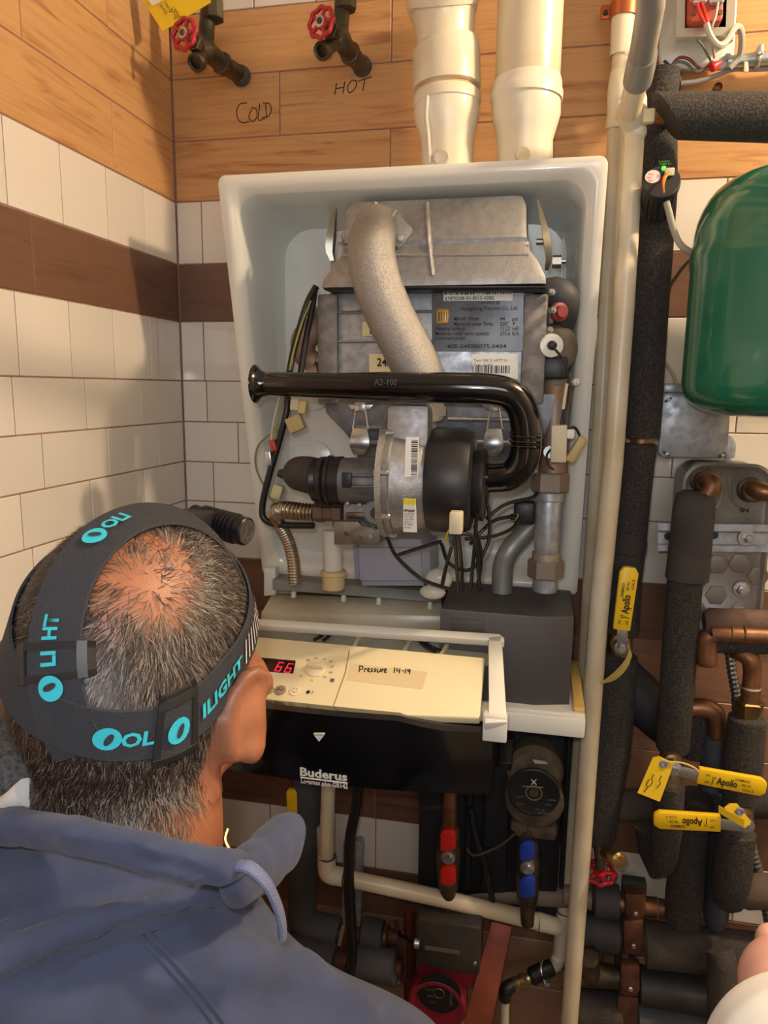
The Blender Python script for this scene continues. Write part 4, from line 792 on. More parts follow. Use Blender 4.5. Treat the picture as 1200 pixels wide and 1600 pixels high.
def w2(P, r, m, nm='wire'): g = G(); rp(g, P, r, 8, 6); return g.ob(nm, m, t)
w2([(1089, 6, -.108), (1094, 22, -.118), (1104, 40, -.115)], 2.6, WIRER); w2([(1096, 4, -.108), (1102, 22, -.116), (1107, 38, -.115)], 2.6, WIRER); w2([(1122, 4, -.108), (1118, 26, -.116), (1112, 48, -.11), (1116, 90, -.06)], 2, WIREG)
w2([(1104, 38, -.116), (1110, 56, -.118), (1122, 70, -.115), (1134, 66, -.105), (1146, 46, -.085), (1154, 42, -.07), (1159, 56, -.06), (1156, 86, -.04), (1140, 106, -.035)], 5, WIREG, 'cable_sheath')
w2([(1090, 62, -.1), (1098, 72, -.08), (1108, 90, -.06), (1112, 98, -.05)], 1.8, mat('teal_wire', (96, 116, 110), .5)); w2([(1112, 98, -.05), (1090, 112, -.05), (1070, 98, -.05), (1052, 100, -.05), (1046, 130, -.04), (1046, 145, -.03)], 2.2, mat('green_grey_wire', (96, 110, 96), .5))
w2([(1114, 96, -.05), (1096, 108, -.05), (1076, 92, -.05), (1058, 92, -.05), (1044, 116, -.04), (1043, 146, -.03)], 2.4, mat('maroon_wire', (130, 62, 58), .5))
g = G(); g.lathe(at(1126, 98, -.05), Vector((-.8, -.3, -.5)), [(0, .003), (.012, .007), (.016, .006)], 12); g.ob('wire_nut', mat('red_nut', (196, 40, 44), .4), t)
bolt(1137, 90, -.032, 6, STL, t, .004); g = G(); g.box(at(1042, 99, -.031), (.012, .003, .004), Matrix.Rotation(.7, 3, 'Y'), .001); g.ob('mounting_slot', BLK, bp)
G().box(at(1048, 132, -.018), (.026, .034, .026), bev=.003).ob('cord_grip', BLK, t)
t = thing('metal_conduit', 'short galvanised conduit held by a clip right of open electrical box', 'conduit', at(1200, 95, -.02))
pipe([(1136, 97, -.03, 9), (1168, 94, -.03, 10), (1176, 93, -.03, 10), (1290, 84, -.03, 11)], STL, 'tube', t, 18); 
g = G(); c = at(1183, 92, -.03); g.torus(c, X, 11*mpp(c), .004, 20, 8); g.box(c+Vector((0, -.012, .006)), (.008, .012, .014), bev=.002); g.ob('clip', STL, t)
G().prism([at(1163, 96, -.042), at(1169, 96, -.042), at(1170, 112, -.044), at(1162, 112, -.044)], (0, .003, 0), .001).ob('clear_tab', PVCD, t)
g = G(); rp(g, [(1058, 131, -.02), (1090, 127, -.02), (1120, 118, -.02), (1146, 108, -.02), (1180, 108, -.02), (1260, 104, -.02)], 4, 10, 6); tag(g.ob('grey_cable', mat('lilac_cable', (150, 144, 146), .5)), 'grey cable running right from under the open electrical box', 'cable')
t = thing('copper_stub', 'bright copper pipe stub poking above foam branch at top right', 'pipe', at(1122, 139, -.02)); c = at(1122, 140, -.045); k = mpp(c)
G().lathe(c+Vector((0, .04, 0)), (0, -1, .1), [(0, 7*k), (.04, 7*k), (.042, 6*k), (.036, 4.5*k)], 20).ob('stub', COP, t)
t = thing('junction_box', 'square galvanised junction box with blank cover under green tank', 'electrical box', at(1085, 715, -.0))
yj = -.045
jb = G().prism([at(1040, 618, yj), at(1142, 626, yj), at(1138, 712, yj), at(1034, 716, yj)], (0, .043, 0), .004).ob('box_body', GALV, t)
cvx = G().prism([at(1041, 615, yj-.004), at(1050, 614, yj-.004), at(1142, 622, yj-.004), at(1141, 640, yj-.004), at(1136, 708, yj-.004), at(1130, 716, yj-.004), at(1034, 714, yj-.004), at(1029, 706, yj-.004), at(1036, 622, yj-.004)], (0, .003, 0), .001).ob('cover_plate', GALV, t)
for u, v, a in ((1044, 625, -.6), (1041, 709, .6), (1128, 711, -.7)):
    G().box(at(u, v, yj-.0045), (.012, .001, .0035), Matrix.Rotation(a, 3, 'Y')).ob('cover_slot', BLK, cvx); bolt(u+1, v, yj-.005, 3, STL, cvx, .002)
G().prism([at(1138, 680, -.012), at(1146, 682, -.012), at(1151, 694, -.012), at(1149, 716, -.012), at(1134, 718, -.012)], (0, .01, 0), .002).ob('mounting_ear', GALV, t)
G().box(at(1052, 607, -.03), (.034, .02, .016), bev=.003).ob('cable_connector', GALV, t)
for v in (628, 643): G().box(at(1028, v, -.03), (.012, .012, .008), bev=.002).ob('knockout', BLK, t)
g = G(); rp(g, [(1030, 556, -.02), (1042, 570, -.025), (1053, 588, -.03), (1057, 606, -.03)], 3.2, 10, 6); tag(g.ob('box_cable', WIREG), 'short grey cable entering the galvanised junction box', 'cable')

# ---------------------------------------------------------------- plate heat exchanger on its channel
yx = -.10
t = thing('plate_heat_exchanger', 'flat dull steel brazed plate heat exchanger with copper elbows, right edge', 'heat exchanger', at(1130, 985, -.02))
a, b = at(1066, 990, yx), at(1214, 726, yx)
def xr_(i, yy): return [Vector((x+(zz-b.z)*.0, yy, zz)) for x, zz in rrect(at(1066, 760, yx).x+i, a.z+i, at(1210, 760, yx).x-i, b.z-i, .032-i*.6, 7)]
STN = mat('dull_stainless', (150, 148, 142), .42, .6, c2=(122, 116, 106), ns=12)
g = G(); g.ring_loft([xr_(.003, -.012), xr_(.003, yx+.006), xr_(0, yx+.004), xr_(0, yx-.002), xr_(.004, yx-.004), xr_(.008, yx-.001), xr_(.011, yx+.001)]); pb = g.ob('plate_pack', STN, t, 50)
for u, v in ((1122, 882), (1119, 930), (1156, 880), (1152, 962), (1120, 972), (1088, 955), (1090, 905), (1185, 900)):
    c = at(u, v, yx+.0012); k = mpp(c); G().lathe(c, -Y, [(0, 17*k), (.0016, 16*k), (.002, 13*k)], 6).ob('hex_dimple', STN, pb)
g = G()
for P in ([(1140, 745), (1141, 770), (1148, 786), (1160, 792)], [(1128, 748), (1128, 772), (1122, 790), (1110, 802)]): g.tube(cr([at(u, v, yx+.0022) for u, v in P], 4), .0030, 8)
g.ob('embossed_lines', STN, pb)
text('stamped_text', 'IN', .009, at(1156, 800, yx-.003), X, Z, INK, pb, 'LEFT', .0012, .012, .02)
for u, v in ((1098, 750), (1172, 765)):
    c = at(u, v, yx+.001); k = mpp(c); g = G().lathe(c, -Y, [(0, 20*k), (.004, 19*k), (.006, 15*k), (.016, 15*k), (.020, 16.5*k), (.024, 16.5*k), (.026, 14*k)], 26); g.ob('port', BRZ, t)
pipe([(1100, 751, -.115, 13), (1106, 750, -.135, 13.5), (1113, 757, -.145, 14), (1106, 772, -.145, 13.5), (1094, 781, -.143, 13), (1072, 796, -.140, 13)], COP, 'copper_elbow', t, 22, smooth=4)
pipe([(1172, 765, -.115, 12), (1180, 763, -.13, 13), (1192, 768, -.14, 14), (1215, 772, -.14, 14)], COP, 'copper_elbow', t, 22, smooth=4)
bolt(1158, 920, yx, 9, STL, t, .01); G().lathe(at(1158, 920, yx), -Y, [(0, .013), (.002, .012)], 24).ob('washer', STL, t)
t = thing('strut_channel', 'galvanised strut channel bolted across the plate heat exchanger', 'bracket', at(1030, 840, -.11))
g = G(); ys = -.125
def sp(v, y): return [at(1028, v, y), at(1320, v+6, y)]
prof = [(818, ys), (818, ys+.018), (861, ys+.018), (861, ys), (852, ys), (852, ys+.006), (849, ys+.008), (832, ys+.008), (829, ys+.006), (829, ys)]
A = [at(1028, v, y) for v, y in prof]; B = [at(1320, v+3, y) for v, y in prof]; g.ring_loft([A, B]); sc_ = g.ob('channel', GALV, t, 30)
for u, v in ((1116, 836), (1044, 838)): G().lathe(at(u, v, ys+.007), -Y, [(0, .006), (.0008, .006)], 18).ob('slot_hole', BLK, sc_)
G().lathe(at(1166, 840, ys+.006), -Y, [(0, .013), (.003, .012)], 24).ob('washer', STL, t); bolt(1169, 841, ys+.003, 7, STL, t, .008)

# ---------------------------------------------------------------- insulated pipes lower right
t = thing('insulated_drop', 'black foam-wrapped pipe dropping from left copper elbow of heat exchanger', 'pipe', at(1052, 1175, -.14))
foam([(1088, 768, -.14, 20), (1087, 774, -.14, 29), (1084, 800, -.14, 31), (1073, 904, -.14, 32), (1073, 908, -.14, 26)], 'foam_sleeve', t, mat('grey_black_foam', (74, 70, 68), .92, c2=(58, 54, 52), ns=14, bump=.9, bs=420))
foam([(1071, 900, -.14, 26), (1061, 1020, -.14, 26), (1051, 1168, -.14, 25), (1050, 1175, -.14, 20)], 'foam_sleeve', t)
pipe([(1050, 1168, -.14, 18), (1047, 1230, -.14, 18)], mat('pewter', (150, 140, 116), .45, .8, c2=(120, 104, 80), ns=30), 'valve_body', t, 20)
foam([(1047, 1222, -.14, 18), (1047, 1226, -.14, 22), (1041, 1300, -.14, 23), (1037, 1345, -.14, 20), (1035, 1362, -.14, 12)], 'foam_sleeve', t)
t = thing('insulated_drop', 'black foam-wrapped pipe dropping below brass nut at lower right', 'pipe', at(1155, 1400, -.14))
foam([(1168, 1118, -.14, 20), (1168, 1122, -.14, 28), (1162, 1180, -.14, 29), (1156, 1246, -.14, 27), (1156, 1250, -.14, 20)], 'foam_sleeve', t)
pipe([(1156, 1246, -.14, 22), (1150, 1270, -.14, 24), (1152, 1300, -.14, 24)], mat('olive_tape', (72, 70, 60), .7), 'valve_body', t, 20)
foam([(1151, 1294, -.14, 22), (1150, 1298, -.14, 29), (1143, 1370, -.14, 29), (1136, 1408, -.14, 24), (1132, 1416, -.14, 14)], 'foam_sleeve', t)
g = G(); c = at(1170, 1106, -.14); k = mpp(c); g.lathe(c, Z, [(-18*k, 17*k), (-8*k, 17*k), (-7*k, 20*k), (10*k, 22*k), (12*k, 19*k)], 6); g.ob('brass_nut', BRS, t, 20)
pipe([(1172, 1100, -.14, 14), (1173, 1075, -.14, 14), (1173, 1072, -.14, 13), (1175, 1050, -.14, 13), (1172, 1030, -.14, 14), (1158, 1020, -.13, 14), (1150, 1016, -.12, 14)], COP, 'copper_elbow', t, 22, smooth=3)
g = G(); c = at(1173, 1074, -.14); g.torus(c, Z, 14*mpp(c), .002, 20, 6); g.ob('solder_ring', STL, t)
t = thing('copper_header', 'horizontal copper pipe with capped drop, half wrapped, above the flexible conduit', 'pipe', at(1150, 1000, -.12))
pipe([(1104, 1040, -.15, 10), (1104, 1036, -.15, 15), (1104, 1012, -.15, 15), (1105, 998, -.15, 14.5), (1112, 992, -.15, 14), (1122, 991, -.15, 13), (1240, 996, -.15, 13)], COP, 'copper_pipe', t, 22, smooth=3)
for u in (1142, 1162): c = at(u, 991, -.15); G().torus(c, X, 13.4*mpp(c), .0012, 20, 6).ob('solder_ring', BRS, t)
foam([(1100, 972, -.13, 16), (1108, 972, -.13, 22), (1240, 976, -.13, 22)], 'foam_sleeve', t, mat('rusty_foam', (112, 88, 74), .9, c2=(86, 68, 60), ns=30, bump=.5, bs=400))
foam([(1114, 1006, -.135, 14), (1240, 1010, -.135, 14)], 'foam_sleeve', t)
t = thing('copper_elbow', 'tarnished copper elbow joining a dark wrapped pipe behind the foam drops', 'pipe', at(1120, 1150, -.1))
pipe([(1078, 1106, -.10, 14), (1100, 1106, -.10, 15), (1116, 1114, -.10, 15), (1121, 1132, -.10, 14), (1120, 1160, -.10, 13)], COP, 'elbow', t, 22, smooth=4)
foam([(1118, 1150, -.10, 18), (1112, 1230, -.10, 20)], 'grey_wrap', t, mat('slate_wrap', (62, 64, 72), .7))
foam([(1084, 1112, -.085, 18), (1086, 1150, -.085, 22), (1084, 1180, -.085, 22)], 'foam_sleeve', t)
t = thing('sloping_insulated_pipe', 'thick black wrapped pipe slanting behind riser toward the right', 'pipe', at(1010, 1100, -.05))
foam([(966, 1052, -.06, 34), (1000, 1090, -.06, 38), (1046, 1130, -.06, 38)], 'foam_sleeve', t, mat('black_wrap', (44, 44, 46), .6))
t = thing('cross_insulated_pipe', 'dusty black wrapped pipe running level behind the yellow grips', 'pipe', at(1060, 1258, -.05))
foam([(925, 1262, -.035, 22), (985, 1258, -.035, 24), (1060, 1256, -.035, 26), (1240, 1250, -.035, 26)], 'foam_sleeve', t, DFOAM)
fx = mat('flex_steel', (150, 152, 154), .4, .9)
c1 = corr([(1139, 1014, -.08), (1144, 1050, -.08), (1150, 1085, -.08), (1151, 1110, -.08)], 7, 'flexible_conduit', fx, None, .0075, .1); tag(c1, 'ribbed steel flexible conduit behind copper header', 'conduit')
c1 = corr([(1168, 1300, -.05), (1178, 1340, -.05), (1192, 1390, -.05), (1204, 1450, -.05)], 8, 'flexible_conduit', fx, None, .0085, .1); tag(c1, 'ribbed steel flexible conduit at right edge below the grips', 'conduit')
t = thing('black_drops', 'pair of joined black foam legs behind the grips, lower right', 'pipe', at(1080, 1450, -.09))
foam([(1090, 1240, -.10, 24), (1080, 1300, -.10, 26), (1069, 1400, -.10, 28), (1066, 1438, -.10, 26), (1065, 1444, -.1, 18)], 'foam_leg', t); foam([(1128, 1240, -.09, 20), (1118, 1430, -.09, 19), (1118, 1446, -.09, 14)], 'foam_leg', t, mat('slate_wrap', (62, 64, 72), .7))
foam([(1012, 1290, -.08, 20), (1016, 1330, -.08, 18), (1026, 1365, -.08, 12)], 'foam_leg', t)
t = thing('dusty_elbow', 'dusty foam-wrapped elbow leaving at right edge beside flexible conduit', 'pipe', at(1190, 1395, -.10))
foam([(1142, 1402, -.10, 12), (1160, 1396, -.10, 24), (1190, 1392, -.10, 26), (1260, 1394, -.10, 27)], 'foam_sleeve', t, mat('tan_dusty_foam', (96, 82, 70), .95, c2=(58, 54, 52), ns=9, bump=.6, bs=300, lo=.4, hi=.7))
t = thing('drain_valve', 'small bronze drain valve with red wheel under the black riser', 'valve', at(940, 1330, -.11))
pipe([(936, 1300, -.11, 11), (938, 1340, -.125, 9)], BRZ, 'valve_body', t, 16); c = at(937, 1363, -.125); axw = Vector((.05, .28, -.96))
w_ = wheel(c, axw, 25*mpp(c), t); hub(c, axw, 22*mpp(c), w_)
pipe([(938, 1338, -.12, 9), (937, 1358, -.124, 7)], BRZ, 'stem', t, 14)
pipe([(940, 1330, -.12, 8), (952, 1334, -.14, 9), (958, 1338, -.155, 9), (959, 1339, -.156, 12), (968, 1345, -.175, 12), (969, 1346, -.177, 8)], BRS, 'hose_outlet', t, 18)

# ---------------------------------------------------------------- pumps, valves and pipes under the boiler
t = thing('hydraulic_block', 'black moulded insulation block under the boiler behind red and blue handles', 'insulation', at(760, 1400, -.02))
EPP = mat('black_epp', (24, 24, 26), .8, bump=.3, bs=300)
a, b = at(652, 1402, -.07), at(884, 1150, -.07)
G().box(((a.x+b.x)/2, -.036, (a.z-.465)/2), (b.x-a.x, .068, -.465-a.z), bev=.004).ob('back_block', EPP, t)
for u0, u1, y in ((652, 694, -.095), (724, 742, -.09), (752, 800, -.10), (881, 886, -.09)):
    a, b = at(u0, 1392, y), at(u1, 1160, y); G().box(((a.x+b.x)/2, (y-.06)/2, (a.z-.47)/2), (b.x-a.x, -.06-y, -.47-a.z), bev=.005).ob('moulded_rib', EPP, t)
g = G()
for i in range(5): g.torus(at(662+i*8, 1262, -.10), Y, .003, .0012, 12, 6)
g.ob('row_of_screws', BRZ, t)
def colvalve(lbl, m, u, vt, seg, metal):
    t = thing('isolation_valve', lbl, 'valve', at(u, seg[3]+10, -.10))
    pipe([(u+4, vt, -.12, 11), (u+2, seg[0]+4, -.12, 12)], metal, 'pipe_stub', t, 18)
    pipe([(u+3, seg[0]-10, -.12, 13), (u+3, seg[0], -.12, 17), (u, (seg[1]+seg[2])/2, -.12, 20), (u, seg[3], -.12, 16), (u, seg[3]+12, -.12, 12), (u, seg[3]+40, -.12, 10)], BRZ, 'valve_body', t, 18)
    g = G()
    for v0, v1 in ((seg[0], seg[1]), (seg[2], seg[3])):
        P = [at(u-12, v1-3 if v0 == seg[2] else v1, -.152), at(u-12, v0+5, -.152), at(u-6, v0, -.152), at(u+7, v0, -.152), at(u+12, v0+5, -.152), at(u+12, v1-4, -.152), at(u+6, v1, -.152), at(u-6, v1, -.152)]
        G().prism(P, (0, .012, 0), .002).ob('grip', m, t)
    c = at(u, (seg[1]+seg[2])/2, -.15); G().lathe(c+Y*.012, -Y, [(0, 11*mpp(c)), (.010, 11*mpp(c)), (.011, 7*mpp(c)), (.018, 6*mpp(c))], 20).ob('handle_nut', STL, t)
colvalve('small valve with red butterfly handle under the boiler', REDV, 700, 1205, (1298, 1330, 1354, 1384), COP)
colvalve('small valve with blue butterfly handle below the black pump', BLUV, 824, 1312, (1317, 1345, 1371, 1404), BRZ)
t = thing('circulator_pump', 'dirty circulator pump with black round face under the grey box', 'pump', at(836, 1300, -.06))
DIRT = mat('dirty_iron', (120, 104, 84), .7, .3, c2=(66, 58, 52), ns=16, bump=.4, bs=120)
c = at(836, 1196, -.10); k = mpp(c); g = G().lathe(c, -Y, [(-.022, 40*k), (0, 43*k), (.02, 43*k), (.03, 36*k)], 32); g.ob('motor_housing', DIRT, t)
c = at(835, 1236, -.12); g = G().lathe(c, -Y, [(-.04, 40*k), (.01, 44*k), (.03, 44*k), (.034, 41*k)], 40); g.ob('motor_rim', DIRT, t)
c = at(834, 1237, -.156); k = mpp(c); pf = G().lathe(c, -Y, [(0, 40*k), (.003, 40*k), (.004, 37*k), (.003, 34*k)], 40).ob('name_face', mat('pump_face', (26, 26, 28), .4), t)
G().torus(c-Y*.004, Y, 12*k, .0012, 24, 6).ob('shaft_ring', mat('dull_ring', (110, 106, 98), .5), pf); G().lathe(c-Y*.003, -Y, [(0, 8*k), (.002, 7*k)], 18).ob('shaft_cap', BRZ, pf)
for s in (-1, 1):
    G().tube([at(834-4*s, 1218, -.162), at(834+4*s, 1226, -.162)], .0008, 6).ob('logo_mark', WINK, pf)
G().prism([at(817, 1228, -.1615), at(849, 1230, -.1615), at(849, 1231.5, -.1615), at(817, 1229.5, -.1615)], (0, .001, 0)).ob('logo_bar', mat('tan_ink', (140, 124, 104), .6), pf)
for s, u, v, wd in (('Type UPS', 806, 1245, 12), ('1  60Hz', 852, 1250, 16), ('CLASS H', 806, 1256, 12), ('120V', 850, 1258, 12), ('FR 01', 836, 1266, 16), ('08:20C', 840, 1271, 16)): text('printed_text', s, .005, at(u, v, -.1605), X, Z, mat('grey_print', (120, 116, 110), .6), pf, 'LEFT', .0004, wd*k)
G().prism([at(832, 1187, -.135), at(852, 1190, -.135), at(856, 1194, -.135), at(836, 1193, -.135)], (0, .002, 0)).ob('pale_label', mat('dirty_label', (190, 180, 160), .6), t)
g = G(); g.box(at(836, 1288, -.107), (.075, .05, .03), bev=.01); g.box(at(812, 1283, -.12), (.03, .04, .02), bev=.006); g.ob('pump_flange', DIRT, t)
pipe([(792, 1150, -.12, 12), (790, 1185, -.12, 12), (790, 1187, -.12, 14), (789, 1196, -.12, 14)], BLK, 'cable_gland', t, 18)
pipe([(824, 1290, -.12, 13), (824, 1312, -.12, 15)], BRZ, 'union', t, 18)
g = G(); rp(g, [(808, 1300, -.13), (780, 1322, -.12), (752, 1334, -.115), (738, 1336, -.11), (730, 1326, -.10)], 2, 8, 5); g.ob('thin_lead', mat('drab_wire', (84, 76, 62), .6), t)
g = G(); rp(g, [(735, 1262, -.11), (744, 1310, -.11), (758, 1350, -.11), (768, 1400, -.10), (772, 1440, -.09)], 5, 10, 5); tag(g.ob('drain_hose', BLK), 'thin black hose hanging in front of black insulation block', 'hose')
t = thing('low_header', 'grimy level pipe under the blue handle behind the white pipe', 'pipe', at(860, 1402, -.05))
pipe([(660, 1392, -.05, 14), (830, 1398, -.06, 15), (838, 1398, -.06, 16), (905, 1402, -.06, 16)], mat('grimy_pipe', (104, 92, 82), .7, .2, c2=(150, 132, 116), ns=8), 'pipe_length', t, 18)
t = thing('low_copper_bend', 'tarnished copper bend hanging below the red handle', 'pipe', at(700, 1430, -.1))
pipe([(700, 1395, -.10, 11), (702, 1420, -.10, 12), (714, 1436, -.09, 12), (740, 1442, -.07, 12)], COPD, 'bend', t, 18, smooth=4)
# left vertical insulated pipe and level pipes at the bottom
GW = mat('grey_wrap', (76, 78, 86), .75, c2=(66, 66, 70), ns=9, bump=.3, bs=200)
t = thing('grey_wrapped_pipe', 'grey foam-wrapped pipe standing left of the thin white pipe, below boiler', 'pipe', at(470, 1450, -.07))
foam([(482, 1200, -.07, 24), (477, 1284, -.07, 23), (477, 1285, -.07, 18)], 'foam_sleeve', t, GW); foam([(476, 1284, -.07, 18), (474, 1330, -.07, 22), (472, 1440, -.07, 22), (478, 1456, -.07, 22)], 'foam_sleeve', t, GW)
foam([(466, 1440, -.075, 18), (480, 1448, -.08, 24), (522, 1458, -.085, 25), (529, 1460, -.085, 24), (530, 1460, -.085, 14)], 'foam_sleeve', t, GW)
pipe([(520, 1459, -.085, 12), (570, 1462, -.085, 12), (624, 1465, -.085, 12)], COPD, 'copper_pipe', t, 18)
foam([(566, 1458, -.085, 18), (568, 1458, -.085, 24), (598, 1464, -.085, 24), (600, 1464, -.085, 18)], 'foam_collar', t, GW)
pipe([(600, 1464, -.085, 18), (606, 1465, -.085, 19), (609, 1465, -.085, 14)], BRS, 'brass_union', t, 18)
t = thing('lower_wrapped_pipe', 'grey foam-wrapped level pipe behind the black cable near bottom', 'pipe', at(590, 1520, -.07))
foam([(440, 1480, -.118, 22), (480, 1490, -.12, 24), (524, 1500, -.122, 25), (527, 1500, -.122, 14)], 'foam_sleeve', t, GW); foam([(556, 1502, -.122, 16), (558, 1502, -.122, 25), (618, 1512, -.122, 26), (621, 1512, -.122, 18)], 'foam_sleeve', t, GW)
pipe([(520, 1500, -.122, 13), (628, 1514, -.122, 13)], COPD, 'copper_pipe', t, 18)
for u, v in ((541, 1494), (628, 1500)): 
    G().prism([at(u-8, v-34, -.10), at(u+8, v-34, -.10), at(u+8, v+36, -.10), at(u-8, v+36, -.10)], (0, .006, 0), .002).ob('clamp_band', COPD, t)
for u0, v0, u1, v1 in ((617, 1494, 622, 1536), (536, 1448, 530, 1476)): 
    g = G(); rp(g, [(u0, v0, -.112), (u1, v1, -.112)], 3, 8); g.ob('pale_strap', mat('pale_strap', (150, 140, 122), .6), t)
g = G(); rp(g, [(561, 1215, -.15), (556, 1262, -.15), (547, 1310, -.15), (545, 1370, -.15), (548, 1440, -.15), (550, 1490, -.15), (546, 1530, -.15), (540, 1640, -.15)], 8.5, 14, 6); tag(g.ob('power_cable', mat('cable_black', (22, 22, 24), .35)), 'thick black cable hanging in front of white elbow under boiler', 'cable')
t = thing('slotted_bracket', 'galvanised slotted upright bracket on tiles behind the black cable', 'bracket', at(552, 1450, -.0))
g = G(); ysb = -.02; O_ = [(536, 1318), (541, 1313), (563, 1314), (567, 1319), (563, 1450), (532, 1446)]
g.prism([at(u, v, ysb) for u, v in ((536, 1318), (541, 1313), (548, 1313), (545, 1447), (533, 1446))], (0, .018, 0), .002); g.prism([at(u, v, ysb) for u, v in ((556, 1314), (563, 1314), (567, 1319), (563, 1450), (553, 1449))], (0, .018, 0), .002); g.prism([at(u, v, ysb+.002) for u, v in ((547, 1350), (557, 1351), (554, 1448), (544, 1447))], (0, .012, 0)); g.prism([at(u, v, ysb+.001) for u, v in ((546, 1313), (558, 1314), (557, 1322), (547, 1322))], (0, .014, 0))
g.ob('bracket_plate', GALV, t, 30)
# red pump
t = thing('red_pump', 'dark red circulator pump with black terminal box at bottom centre', 'pump', at(690, 1600, -.08))
MAR = mat('maroon_enamel', (128, 26, 44), .35, coat=.3)
a, b = at(650, 1506, -.15), at(752, 1448, -.15); G().box(((a.x+b.x)/2, -.125, (a.z+b.z)/2), (b.x-a.x, .06, b.z-a.z), bev=.006).ob('terminal_box', mat('dusty_black', (42, 40, 42), .55, c2=(60, 54, 50), ns=10), t)
g = G(); g.lathe(at(652, 1474, -.155), (-1, 0, 0), [(-.004, .008), (.004, .009), (.006, .007)], 14); g.ob('cable_entry', STL, t); G().lathe(at(742, 1505, -.156), -Y, [(0, .004), (.003, .003)], 10).ob('box_screw', STL, t)
G().prism([at(664, 1478, -.1565), at(718, 1486, -.1565), at(718, 1492, -.1565), at(664, 1484, -.1565)], (0, .001, 0)).ob('worn_label', mat('worn_label', (96, 90, 80), .6), t)
a, b = at(650, 1534, -.14), at(744, 1502, -.14); G().box(((a.x+b.x)/2, -.11, (a.z+b.z)/2), (b.x-a.x, .05, b.z-a.z), bev=.008).ob('pump_body', MAR, t)
c = at(686, 1551, -.13); k = mpp(c); G().lathe(c, -Y, [(-.05, 40*k), (0, 45*k), (.028, 45*k), (.032, 42*k), (.032, 37*k), (.030, 35*k)], 40).ob('motor_can', MAR, t)
c = at(686, 1551, -.160); fcx = G().lathe(c, -Y, [(0, 34*k), (.0015, 34*k)], 36).ob('name_face', mat('pump_face', (26, 26, 28), .4), t)
G().torus(c-Y*.002, Y, 8*k, .001, 20, 6).ob('shaft_ring', COPD, fcx); 
for s, u, v, wd in (('Type UP', 664, 1546, 14), ('60Hz', 668, 1557, 10), ('115V', 670, 1566, 10), ('GRUNDFOS', 706, 1572, 26)): text('printed_text', s, .005, at(u, v, -.164), Z if u > 700 else X, -X if u > 700 else Z, mat('grey_print', (120, 116, 110), .6), fcx, 'LEFT', .0004, wd*k)
pipe([(640, 1420, -.08, 9), (640, 1520, -.08, 10), (642, 1600, -.08, 10)], mat('rusty_copper', (132, 66, 46), .55, .6, c2=(92, 58, 46), ns=20), 'rusty_riser', t, 18)
g = G(); rp(g, [(618, 1438, -.09), (624, 1458, -.10), (640, 1470, -.13), (652, 1474, -.155)], 2.2, 8, 5); g.ob('pump_lead', WIREB, t)
pipe([(600, 1590, -.12, 16), (625, 1592, -.12, 16), (625, 1592, -.12, 18), (655, 1596, -.12, 18), (656, 1596, -.12, 16), (740, 1604, -.12, 16)], mat('dirty_white', (196, 188, 170), .5, c2=(150, 136, 112), ns=14), 'banded_tube', t, 22)  # stands in for a white and green container, shaped as a pipe fitting
pipe([(632, 1593, -.12, 18.6), (652, 1595, -.12, 18.6)], mat('green_band', (24, 130, 74), .5), 'green_band', t, 22)
t = thing('copper_strap', 'wide coppery strap leaning right of the red pump', 'strap', at(745, 1600, -.08))
G().prism([at(768, 1440, -.10), at(800, 1448, -.10), at(766, 1610, -.17), at(724, 1602, -.17)], (0, .005, 0), .001).ob('strap_plate', mat('red_copper', (150, 78, 58), .5, .4, c2=(120, 62, 50), ns=20), t)
t = thing('hose_barb', 'black hose with steel clamp and brass barb under the white tee', 'hose', at(800, 1560, -.1))
pipe([(862, 1511, -.08, 12), (846, 1518, -.09, 13), (830, 1526, -.10, 13), (828, 1527, -.10, 9)], RUB, 'rubber_hose', t, 20)
c = at(850, 1516, -.088); G().torus(c, (1, -.2, .35), 13.6*mpp(c), .0022, 28, 8).ob('hose_clamp', STL, t); G().box(at(855, 1536, -.10), (.012, .012, .008), bev=.002).ob('clamp_screw', STL, t)
pipe([(832, 1525, -.10, 8), (822, 1530, -.105, 8), (820, 1531, -.105, 11), (815, 1533, -.11, 11), (814, 1534, -.11, 8), (809, 1536, -.11, 11), (804, 1538, -.115, 11), (802, 1539, -.115, 8)], mat('pale_brass', (196, 176, 130), .35, .9), 'brass_barb', t, 18)
pipe([(803, 1537, -.115, 9), (793, 1544, -.12, 11), (789, 1552, -.12, 10), (789, 1562, -.12, 9)], RUB, 'rubber_elbow', t, 18, smooth=3)
pipe([(789, 1556, -.12, 7), (788, 1640, -.12, 7)], mat('clear_tube', (196, 186, 164), .3), 'clear_tube', t, 14)
# bottom right manifold
SLATE = mat('slate_fitting', (70, 70, 72), .7, c2=(56, 54, 54), ns=14)
def clamp(u, v, h, w_, y, parent, m=COPD):
    g = G(); P = [at(u-w_, v-h, y), at(u+w_, v-h, y), at(u+w_, v+h*.6, y), at(u+w_*.6, v+h, y), at(u-w_*.6, v+h, y), at(u-w_, v+h*.6, y)]
    g.prism(P, (0, .02, 0), .003); o = g.ob('clamp_plate', m, parent); bolt(u, v+h*.45, y, 4, STL, parent, .003); return o
t = thing('manifold_copper_pipe', 'short bare copper pipe with clamp, top level of manifold at lower right', 'pipe', at(1000, 1418, -.08))
pipe([(880, 1398, -.08, 15), (924, 1405, -.08, 16)], mat('grimy_pipe', (104, 92, 82), .7), 'grimy_end', t, 18); pipe([(926, 1404, -.085, 20), (929, 1404, -.085, 26), (966, 1410, -.085, 26), (969, 1410, -.085, 18)], SLATE, 'coupling', t, 22)
